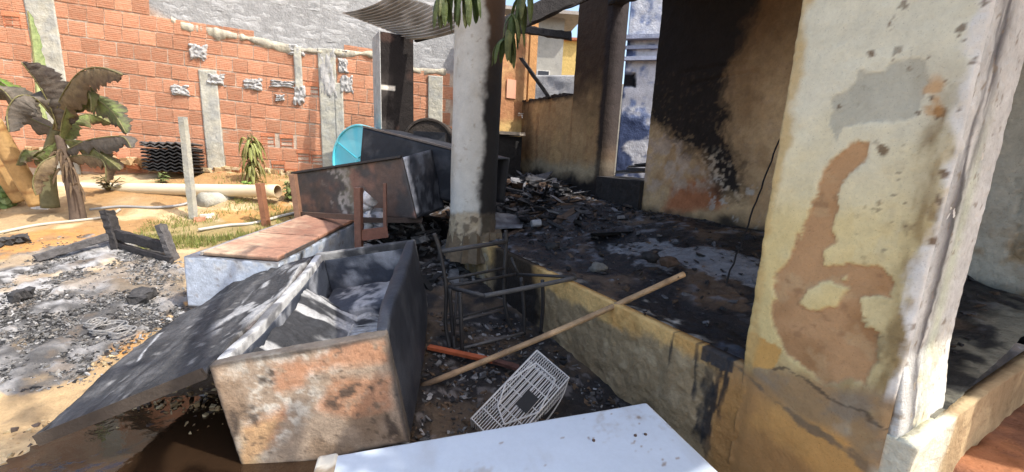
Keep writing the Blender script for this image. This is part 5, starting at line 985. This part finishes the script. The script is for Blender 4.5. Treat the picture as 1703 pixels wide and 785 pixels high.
    for i, (x, y, s) in enumerate([(345, 362, .06), (333, 368, .045)]):
        p = ongr(x, y); t = thing('pale_stone', ['pinkish pale stone on the grass by the thin post', 'small reddish stone beside the pale one'][i], 'stone', p); mb = MB(); mb.box(p + ZZ * .02, (s * 2.2, s * 1.4, s), rotz(.4), [(.62, .52, .45, .9), (.42, .2, .12, .9)][i], s * .3); mb.build('stone', M_ROUGHP, t)
    # terracotta slab at the lower right corner
    t = thing('terracotta_slab', 'broken terracotta slab on the ground right of the pier', 'slab', st(3.3, .8, .3)); p = atz(1660, 735, .36); mb = MB(); slab(mb, p - PU * .1 - PV * .45, PU, PV, ZZ, .62, 1.3, .12, .02, lambda P, a, b: mixc(P, (.34, .145, .07), (.22, .10, .06), 5), lambda P, a, b: .012 * fbm(P, 6, 5, 3) - .05 * (1 - sst(0, .06, np.minimum(np.minimum(a, .62 - a), np.minimum(b, 1.3 - b)) + .03 * fbm(P, 8, 4, 4)))); mb.build('slab', M_ROUGHP, t, smooth=True)
    # thin dark wire hanging in front of the burnt wall
    a = onpl(1302, 215, st(0, 1.7, 0), PV); b = onpl(1200, 492, st(0, .75, 0), PV); t = thing('hanging_wire', 'thin black wire hanging taut in front of the burnt wall', 'wire', b); mb = MB(); P = np.linspace(a, b, 24) + RNG.normal(0, .004, (24, 3)); mb.tube(P, .006, 6, (.015, .014, .014, .8)); mb.build('strand', M_CHAR, t)
    mb = MB(); 
yard()
# ------------------------------------------------------------------ plants
def leaf(mb, path, w, up=(0, 0, 1), c1=(.08, .12, .03), c2=(.05, .05, .02), fold=.35, n=16, m=7, seed=0, torn=.25, tip=.0, rough=.5):
    P = bez(path, max(3, n // (len(path) - 1))); k = len(P); u = np.linspace(0, 1, k); T = np.gradient(P, axis=0); T /= np.linalg.norm(T, axis=1)[:, None]; up = np.asarray(up, float)
    S = np.cross(T, up); S /= np.linalg.norm(S, axis=1)[:, None] + 1e-9; Nn = np.cross(S, T); wd_ = w * np.sin(np.pi * np.clip(u * .96 + .04, 0, 1)) ** .6 * (1 - tip * u)
    rg = np.random.default_rng(seed); V = []; C = []; tn = rg.normal(0, .8, (k, 2)); tn = (tn + np.roll(tn, 1, 0) + np.roll(tn, 2, 0)) / 2.2
    for i in range(k):
        tr = 1 - torn * np.array([abs(tn[i, 0]), abs(tn[i, 1])]) - (.35 * torn * (rg.random(2) < .12))
        for j in range(m):
            v = (j / (m - 1)) * 2 - 1; ww = wd_[i] * (tr[0] if v < 0 else tr[1]); x = v * ww
            V.append(P[i] + S[i] * x * math.cos(fold * abs(v)) - Nn[i] * abs(x) * math.sin(fold * 1.3) + Nn[i] * .03 * w * rg.normal()); mm = min(1, max(0, abs(v) * .9 + rg.normal() * .2 + (u[i] - .5) * .6)); C.append([c1[q] * (1 - mm) + c2[q] * mm for q in range(3)] + [rough])
    mb.grid(np.array(V), k, m, np.array(C)); return mb
def banana():
    b = ongr(130, 366); Y = b[1]; t = thing('banana_plant', 'wilted banana plant with scorched drooping leaves in front of the brick wall', 'plant', b)
    def q(x, y, d=0.): return aty(x, y, Y + d)
    mb = MB(); mb.tube(bez([b - ZZ * .1, q(126, 335), q(118, 300), q(108, 262), q(98, 225)]), np.interp(np.linspace(0, 1, 21), [0, .2, .6, 1], [.085, .07, .06, .035]), 12, (.10, .07, .05, .8)); mb.build('trunk', M_WOOD, t, smooth=True)
    mb = MB(); mb.tube(bez([q(84, 345, .15), q(80, 300, .15), q(84, 250, .1), q(95, 215, .05)]), np.interp(np.linspace(0, 1, 16), [0, 1], [.085, .05]), 12, (.13, .12, .06, .8)); mb.build('trunk', M_WOOD, t, smooth=True)
    br1, br2 = (.25, .185, .10), (.13, .09, .06); dk1, dk2 = (.17, .145, .115), (.08, .066, .058); gr1, gr2 = (.19, .24, .075), (.15, .13, .055); ol1, ol2 = (.17, .19, .06), (.10, .085, .04)
    L = [([(88, 215, 0), (100, 165, -.1), (130, 122, -.25), (165, 112, -.35), (203, 124, -.45)], .16, br1, br2, ol1), ([(96, 215, 0), (82, 175, -.1), (60, 135, -.2), (36, 104, -.3)], .17, dk1, dk2, None), ([(95, 205, 0), (60, 165, -.2), (30, 160, -.35), (12, 185, -.4), (15, 220, -.42)], .15, dk1, (.09, .08, .07), None),
         ([(98, 195, .05), (130, 160, .0), (160, 165, -.1), (190, 190, -.2), (210, 222, -.25)], .13, gr1, dk2, None), ([(110, 250, 0), (140, 235, -.15), (175, 228, -.25), (205, 228, -.3), (218, 246, -.32)], .11, dk1, (.10, .095, .085), None), ([(108, 232, 0), (140, 240, -.1), (170, 258, -.2), (200, 282, -.3)], .10, ol1, br2, None),
         ([(98, 240, 0), (104, 200, -.05), (118, 160, -.1), (135, 143, -.15), (150, 160, -.2), (152, 185, -.2)], .075, ol1, gr2, None), ([(92, 215, .1), (40, 190, 0), (5, 150, -.05), (-25, 140, -.1)], .14, dk1, (.06, .055, .04), None), ([(70, 205, .2), (60, 150, .25), (55, 90, .28), (46, 18, .3)], .07, (.38, .44, .20), (.20, .27, .10), None), ([(90, 235, .05), (60, 255, 0), (40, 250, -.1), (28, 275, -.12)], .10, gr1, br2, None), ([(60, 190, .3), (20, 150, .25), (-10, 128, .2)], .10, (.12, .26, .03), gr2, None), ([(112, 262, 0), (140, 258, -.1), (172, 268, -.2), (176, 303, -.22)], .09, br1, br2, None), ([(105, 255, 0), (70, 270, -.2), (55, 300, -.25), (60, 325, -.25)], .08, br1, br2, None), ([(100, 235, 0), (120, 200, .2), (150, 190, .35), (185, 205, .4)], .11, gr1, br2, None)]
    rg = np.random.default_rng(5)
    for i in range(12):      # shreds of dead sheath round the stem
        k = rg.uniform(.3, 1); p = q(130 - 28 * k, 340 - 95 * k, -.06); d = np.array([rg.normal(0, .10), -.03 - .05 * rg.random(), 0]); mb = MB(); leaf(mb, [p, p + d * .6 + ZZ * .03, p + d - ZZ * .07, p + d * 1.1 - ZZ * rg.uniform(.14, .3)], .022, (0, -1, .3), (.20, .14, .085), (.11, .075, .05), .5, 9, 3, 300 + i, .2, rough=.85); mb.build('dead_sheath', M_LEAF, t)
    for i, (pts, w, c1, c2, _) in enumerate(L):
        mb = MB(); leaf(mb, [q(*p) for p in pts], w * 1.45, (.1 * (-1) ** i, -.75, .65), c1, c2, .75, 44, 11, i, .3, rough=.75); o = mb.build('leaf', M_LEAF, t, smooth=True); mb = MB(); mb.tube(bez([q(*p) for p in pts], 6), .007, 6, (.22, .20, .09, .6)); mb.build('midrib', M_LEAF, o, smooth=True)
banana()
def bush(name, label, cat, px, py, h, n, spread, c1, c2, lw=.03, ll=.14, droop=.4, seed=0, base=None):
    b = ongr(px, py) if base is None else base; t = thing(name, label, cat, b); rg = np.random.default_rng(seed); mb = MB(); tops = []
    for k in range(max(1, n // 14)):
        a = rg.uniform(0, 6.28); tp = b + np.array([math.cos(a) * spread * rg.random() * .6, math.sin(a) * spread * rg.random() * .6, h * rg.uniform(.75, 1)]); tops.append(tp); mb.tube([b, (b + tp) / 2 + rg.normal(0, .02, 3), tp], [.012, .009, .005], 6, (.12, .10, .05, .8))
    mb.build('stem', M_WOOD, t); mb = MB()
    for k in range(n):
        tp = tops[k % len(tops)]; u = rg.uniform(.2, 1); p = b + (tp - b) * u; a = rg.uniform(0, 6.28); d = np.array([math.cos(a), math.sin(a), rg.uniform(-.1, .5)]); l = ll * rg.uniform(.6, 1.2); f = rg.random(); col = tuple(c1[i] * f + c2[i] * (1 - f) for i in range(3))
        leaf(mb, [p, p + d * l * .5, p + d * l * .8 - ZZ * l * droop, p + d * l * .9 - ZZ * l * droop * 2.2], lw, (.01, 0, 1), col, col, .3, 6, 3, int(rg.integers(1e6)), .1)
    mb.build('foliage', M_LEAF, t)
p = aty(420, 285, 6.25)
bush('drooping_shrub', 'slender drooping yellow-green shrub in front of the brick wall', 'shrub', 0, 0, .74, 95, .10, (.34, .38, .12), (.22, .20, .07), .022, .17, .55, 3, np.array([p[0], p[1], G(p[0], p[1])]))
bush('low_bush', 'pale green weedy bush beside the brown freezer shell', 'bush', 482, 335, .30, 90, .22, (.30, .33, .13), (.16, .20, .06), .025, .09, .2, 5)
bush('leafy_plant', 'round green leafy plant at the left edge under the bamboo logs', 'plant', 8, 342, .30, 70, .25, (.12, .20, .05), (.20, .25, .10), .06, .17, .3, 7)
bush('green_weed', 'bright green weed at the foot of the drooping shrub', 'weed', 412, 318, .16, 40, .14, (.26, .40, .07), (.18, .28, .06), .025, .08, .2, 9)
bush('small_sapling', 'small sparse green sapling by the black roof tiles', 'sapling', 268, 306, .22, 26, .12, (.20, .26, .10), (.14, .18, .06), .025, .09, .1, 11)
bush('dry_weed', 'dry brownish weed behind the drain pipe beside the banana plant', 'weed', 180, 318, .24, 60, .35, (.16, .15, .07), (.24, .18, .09), .02, .10, .1, 13)
def drop(px, py):
    """picture points dropped onto the terrain (arrays)"""
    d = CF + CR * ((px - W / 2) / F)[:, None] - CU * ((py - HT / 2) / F)[:, None]; h = np.full(len(px), .4)
    for _ in range(5): q = CP + d * ((h - CAMH) / d[:, 2])[:, None]; h = gz(q[:, 0], q[:, 1])
    q[:, 2] = h; return q
def grass():
    rg = np.random.default_rng(2); n = 26000; px, py = rg.uniform(200, 530, n), rg.uniform(300, 416, n)
    poly = [(215, 402), (250, 378), (330, 362), (400, 366), (480, 352), (470, 320), (500, 300), (520, 360), (470, 395), (330, 415), (240, 415)]; poly2 = [(330, 330), (400, 335), (470, 345), (420, 360), (350, 362)]
    q = drop(px, py); k = (inpoly(px, py, poly) | (inpoly(px, py, poly2) & (rg.random(n) < .35))) & (fbm(q, 3, 4, 3) > -.1 + .3 * rg.random(n)); q = q[k][:6000]; n = len(q)
    a = rg.uniform(0, 6.28, n); h = rg.uniform(.03, .085, n); s = np.stack([np.cos(a), np.sin(a), 0 * a], 1) * .005; ln = rg.normal(0, .022, (n, 3)); ln[:, 2] = h; q = q - ZZ * .01
    V = np.stack([q - s, q + s, q + ln], 1).reshape(-1, 3); f = rg.random(n)[:, None]; C = np.concatenate([np.array([.16, .22, .05]) * f + np.array([.30, .27, .09]) * (1 - f), np.full((n, 1), .7)], 1)
    mb = MB(); mb.add(V, [(3 * i, 3 * i + 1, 3 * i + 2) for i in range(n)], np.repeat(C, 3, 0)); tag(mb.build('grass', M_LEAF), 'patchy short green grass on the sand by the drain pipe', 'grass', kind='stuff')
grass()
# ------------------------------------------------------------------ loose burnt litter (uncountable)
def litter(name, label, n, sampler, smin, smax, cols, seed, flat=.35, long=2.2):
    rg = np.random.default_rng(seed); q = sampler(rg, n * 4)[:n]; n = len(q)
    base = np.array([[x, y, z] for x in (-1, 1) for y in (-1, 1) for z in (-1, 1)], float); bf = [(0, 1, 3, 2), (4, 6, 7, 5), (0, 4, 5, 1), (2, 3, 7, 6), (0, 2, 6, 4), (1, 5, 7, 3)]
    s = smin * (smax / smin) ** (rg.random(n) ** 1.8); d = np.stack([s * rg.uniform(.8, long, n), s * rg.uniform(.4, 1., n), s * rg.uniform(.15, flat * 2, n)], 1) / 2
    v = base[None] * d[:, None] + rg.uniform(-.4, .4, (n, 8, 3)) * d[:, None]
    a, b, c = rg.normal(0, .28, n), rg.normal(0, .28, n), rg.uniform(0, 6.28, n)
    v = np.stack([v[..., 0], v[..., 1], v[..., 2] + v[..., 0] * a[:, None] + v[..., 1] * b[:, None]], -1)
    v = np.stack([v[..., 0] * np.cos(c)[:, None] - v[..., 1] * np.sin(c)[:, None], v[..., 0] * np.sin(c)[:, None] + v[..., 1] * np.cos(c)[:, None], v[..., 2]], -1) + (q + ZZ * d[:, 2:] * .6)[:, None]
    C = np.repeat(np.array(cols)[rg.integers(len(cols), size=n)] * np.append(rg.uniform(.7, 1.3, (n, 3)).mean(1, keepdims=True) * np.ones((n, 3)), np.ones((n, 1)), 1), 8, 0)
    mb = MB(); mb.add(v.reshape(-1, 3), [tuple(i + 8 * k for i in f) for k in range(n) for f in bf], C); return tag(mb.build(name, M_CHAR), label, 'debris', kind='stuff')
def s_ash(rg, n):
    px, py = rg.uniform(-40, 330, n), rg.uniform(395, 650, n); k = inpoly(px + 18 * rg.normal(size=n), py + 10 * rg.normal(size=n), ASHPOLY); return drop(px[k], py[k])
BK = [(.03, .03, .031, .8), (.05, .048, .048, .8), (.02, .02, .02, .7), (.16, .158, .155, .9), (.30, .295, .29, .9), (.09, .085, .08, .9)]
litter('ash_debris', 'field of grey ash and charred scraps on the left of the yard', 15000, s_ash, .004, .020, BK + [(.16, .158, .155, .9), (.12, .118, .115, .9), (.20, .185, .165, .9), (.10, .098, .095, .9)], 5)
def flo(s, t, dz=0.):
    q = PO + s[:, None] * PU + t[:, None] * PV; q[:, 2] = fz(s, t) + dz; return q
def s_floor(rg, n):
    s, t = rg.uniform(-3.6, 2.6, n), rg.uniform(.03, 1.98, n); k = rg.random(n) < (.3 + .7 * (s < .2) * (t > .5)); return flo(s[k], t[k], .005)
litter('floor_debris', 'charred litter strewn over the porch floor', 4200, s_floor, .004, .036, [(.015, .015, .016, .7), (.025, .025, .028, .6), (.05, .05, .055, .6), (.09, .06, .04, .8), (.02, .02, .022, .7), (.11, .11, .118, .7), (.06, .045, .035, .8), (.03, .03, .032, .6)], 6)
def s_heap(rg, n):
    s, t = rg.normal(-2.2, .7, n), rg.normal(1.1, .45, n); k = (t > .1) & (t < 1.95) & (s > -3.2); s, t = s[k], t[k]; return flo(s, t, .20 * np.exp(-((s + 2.3) / .8) ** 2 - ((t - 1.3) / .6) ** 2) * rg.random(len(s)))
litter('burnt_heap', 'heap of burnt scraps at the back of the porch', 1500, s_heap, .02, .15, [(.015, .015, .016, .7), (.03, .03, .034, .6), (.06, .06, .065, .6), (.16, .16, .17, .6), (.10, .065, .045, .8)], 8, .2, 4.)
def s_pit(rg, n):
    q = drop(rg.uniform(660, 1060, n), rg.uniform(520, 790, n)); return q[(q - PO) @ PV < -.05]
litter('pit_debris', 'burnt crumbs on the muddy ground in front of the foundation', 3000, s_pit, .005, .030, BK + [(.12, .08, .05, .8)] * 3, 9)
def s_under(rg, n):
    s, t = rg.uniform(-4., -.7, n), rg.uniform(-1.0, -.02, n); q = PO + s[:, None] * PU + t[:, None] * PV; q[:, 2] = gz(q[:, 0], q[:, 1]) + rg.random(n) * .25 * (s < -1.4); return q
litter('burnt_scraps', 'burnt scraps piled under the freezer shells', 1300, s_under, .015, .10, BK, 10, .3, 3.)
def s_sand(rg, n):
    q = drop(rg.uniform(-20, 520, n), rg.uniform(300, 780, n)); k = (fbm(q, 1.5, 3, 4) > -.05) & ~inpoly(*proj(q), ASHPOLY); return q[k]
litter('sand_crumbs', 'small clods and pebbles scattered on the sand', 2400, s_sand, .005, .028, [(.36, .25, .13, .95), (.28, .19, .10, .95), (.45, .36, .22, .95), (.08, .06, .05, .9)], 12, .5, 1.4)
def porch_things():
    def fl(px, py, dz=0.):
        q = atz(px, py, .8)
        for _ in range(6):
            r = q - PO; q = atz(px, py, float(fz(np.array([r @ PU]), np.array([r @ PV]))[0]) + dz)
        return q
    a, b = fl(872, 341, .08), fl(985, 346, .08); t = thing('grey_plank', 'long thin grey plank lying flat at the back of the porch', 'plank', a); mb = MB(); mb.rbeam(a, b, .05, .02, (.20, .20, .21, .6), 10, .1); mb.build('plank', M_WOOD, t)
    a, b = fl(985, 325, .03), fl(1048, 343, .03); t = thing('charred_lath', 'dark lath lying below the doorway threshold', 'lath', a); mb = MB(); mb.beam(a, b, .04, .025, (.07, .06, .055, .6), .003); mb.build('lath', M_WOOD, t)
    a, b, c, d = fl(819, 384, .04), fl(868, 382, .04), fl(875, 356, .10), fl(824, 353, .10); t = thing('pale_metal_sheet', 'pale dented metal sheet lying on the floor right of the round column', 'sheet', a); mb = MB(); hexpanel(mb, (a, b), (d, c), 20, 10, lambda P, u, v: mixc(P, (.42, .43, .46), (.20, .20, .22), 6), ZZ * .008, 3, .03); mb.build('sheet', M_METAL, t, smooth=True)
    p = fl(884, 372, .05); t = thing('dented_can', 'small dented grey can lying beside the pale metal sheet', 'can', p); mb = MB(); mb.tube([p, p + np.array([.10, .03, .01])], .04, 14, (.30, .30, .31, .5)); mb.build('can', M_METAL, t)
    for i, (x, y, s, lb) in enumerate([(1082, 432, .055, 'dark lump of burnt rubble in the middle of the porch floor, left one'), (1112, 440, .055, 'brown lump of burnt rubble in the middle of the porch floor, right one'), (995, 450, .055, 'grey stone on the porch floor near the foundation edge'), (917, 413, .055, 'dark round stone on the porch floor behind the chair frame')]):
        p = fl(x, y); t = thing('rubble_stone', lb, 'stone', p); mb = MB(); n = 14; th, ph = np.meshgrid(np.linspace(0, 2 * math.pi, n), np.linspace(0, math.pi, 9), indexing='ij'); V = np.stack([np.cos(th) * np.sin(ph), np.sin(th) * np.sin(ph), np.cos(ph)], -1).reshape(-1, 3); V = V * (1 + .35 * fbm(V + i * 7, 1.6, 3, i))[:, None] * np.array([1.3, 1, .75]) * s; mb.grid(V + p + ZZ * s * .4, n, 9, mixc(V, [(.03, .028, .028), (.09, .055, .035), (.16, .15, .13), (.03, .03, .03)][i], (.06, .05, .045), 12)); mb.build('stone', M_CHAR, t, smooth=True)
    for i, (q1, q2) in enumerate([((838, 330), (880, 302)), ((905, 345), (868, 318)), ((860, 355), (930, 338)), ((955, 352), (1010, 362)), ((845, 345), (905, 352))]):
        a, b = fl(*q1, .05), fl(*q2, .12); t = thing('charred_stick', ['upright-leaning', 'short slanting', 'flat lower', 'right-hand', 'flat left-hand'][i] + ' charred stick in the heap behind the round column', 'stick', a, group='charred sticks behind the column'); mb = MB(); mb.rbeam(a, b, .05, .03, (.05, .05, .055, .6), 8, .25); mb.build('stick', M_CHAR, t)
porch_things()
# ------------------------------------------------------------------ mango tree: trunk out of frame, twigs hanging into the picture
def mango():
    t = thing('mango_tree', 'mango tree overhead, its two drooping leaf clusters hang in front of the round column', 'tree', (3.6, -2.6, 0))
    bk = (.10, .08, .06, .9); mb = MB(); mb.tube(bez([(3.6, -2.6, -.1), (3.5, -2.5, 1.5), (3.3, -2.2, 3.0), (3.0, -1.9, 4.2)]), np.interp(np.linspace(0, 1, 16), [0, 1], [.22, .13]), 14, bk); mb.build('trunk', M_WOOD, t, smooth=True)
    tips = []
    limbs = [[(3.1, -2.0, 3.8), (2.2, -.9, 4.3), (1.2, .5, 4.2), (.4, 1.7, 3.9), (-.05, 2.3, 3.45)], [(3.1, -2.0, 3.8), (2.6, -1.6, 4.8), (1.8, -.6, 5.2), (.9, .1, 5.1)], [(3.1, -2.0, 3.8), (3.6, -1.2, 4.8), (3.5, -.3, 5.2)], [(3.1, -2.0, 3.8), (3.0, -3.0, 4.9), (2.4, -3.4, 5.2)], [(2.2, -.9, 4.3), (1.7, -.7, 3.9), (1.3, -.4, 3.8)], [(2.2, -.9, 4.3), (2.4, -.3, 4.1), (2.3, .1, 3.9)]]
    for L in limbs:
        P = bez(L, 6); mb = MB(); mb.tube(P, np.interp(np.linspace(0, 1, len(P)), [0, 1], [.08, .018]), 8, bk); mb.build('limb', M_WOOD, t, smooth=True); tips += [P[k] for k in range(len(P) // 3, int(len(P) * (.47 if L[-1][0] < 0 else 1)))]
    rg = np.random.default_rng(3); mb = MB(); g1, g2 = (.06, .095, .025), (.12, .135, .045)
    TPL = []
    for i in range(8):
        tm = MB(); d = np.array([rg.uniform(.3, .75), 0, 0]); f = rg.random(); col = tuple(g1[q] * f + g2[q] * (1 - f) for q in range(3))
        leaf(tm, [np.zeros(3), d * .4 - ZZ * .2, d * .55 - ZZ * .5, d * .55 - ZZ * .8], .11, (1, 0, .5), col, col, .35, 6, 3, i, .05); TPL.append((tm.v[0], tm.f, tm.c[0]))
    def fast(mb, c, n, l):
        for k in range(n):
            v, f, cc = TPL[int(rg.integers(8))]; mb.add((v * l * rg.uniform(.7, 1.15)) @ rotz(rg.uniform(0, 6.28)).T + c, f, cc)
    def cluster(mb, c, n, l, down=.8, w=.024):
        for k in range(n):
            a = rg.uniform(0, 6.28); d = np.array([math.cos(a), math.sin(a), 0]) * rg.uniform(.25, .8); f = rg.random(); col = tuple(g1[i] * f + g2[i] * (1 - f) for i in range(3)); ll = l * rg.uniform(.7, 1.15)
            leaf(mb, [c, c + (d * .4 - ZZ * .25 * down) * ll, c + (d * .55 - ZZ * .62 * down) * ll, c + (d * .55 - ZZ * 1.0 * down) * ll], w, (d[0], d[1], .5), col, col, .35, 9, 5, int(rg.integers(1e6)), .06)
    for p in tips:
        for k in range(7): fast(mb, p + rg.normal(0, .20, 3), 7, .24)
    o = mb.build('crown', M_LEAF, t); 
    # the two hanging twigs in view
    D = 2.45
    for tw, pts in enumerate(([(775, -90), (768, -30), (760, 0)], [(880, -100), (870, -30), (862, 20), (848, 62)])):
        P = [aty(x, y, D + .1 * tw) for x, y in pts]; mb = MB(); mb.tube(bez([np.array([.0, 2.25, 3.5]), P[0] + ZZ * .2] + P, 5), .006, 6, (.10, .10, .05, .8)); mb.build('twig', M_WOOD, t)
        mb = MB()
        spots = [[(735, -12, 8), (752, -25, 7), (772, -20, 7), (790, -18, 5)], [(866, -10, 7), (876, -25, 6), (852, 22, 9), (846, 45, 8), (838, 62, 6)]][tw]
        for (x, y, n) in spots: cluster(mb, aty(x, y, D + .1 * tw), max(4, n - 1), .20, .95, .021)
        mb.build('leaf_cluster', M_LEAF, t)
mango()
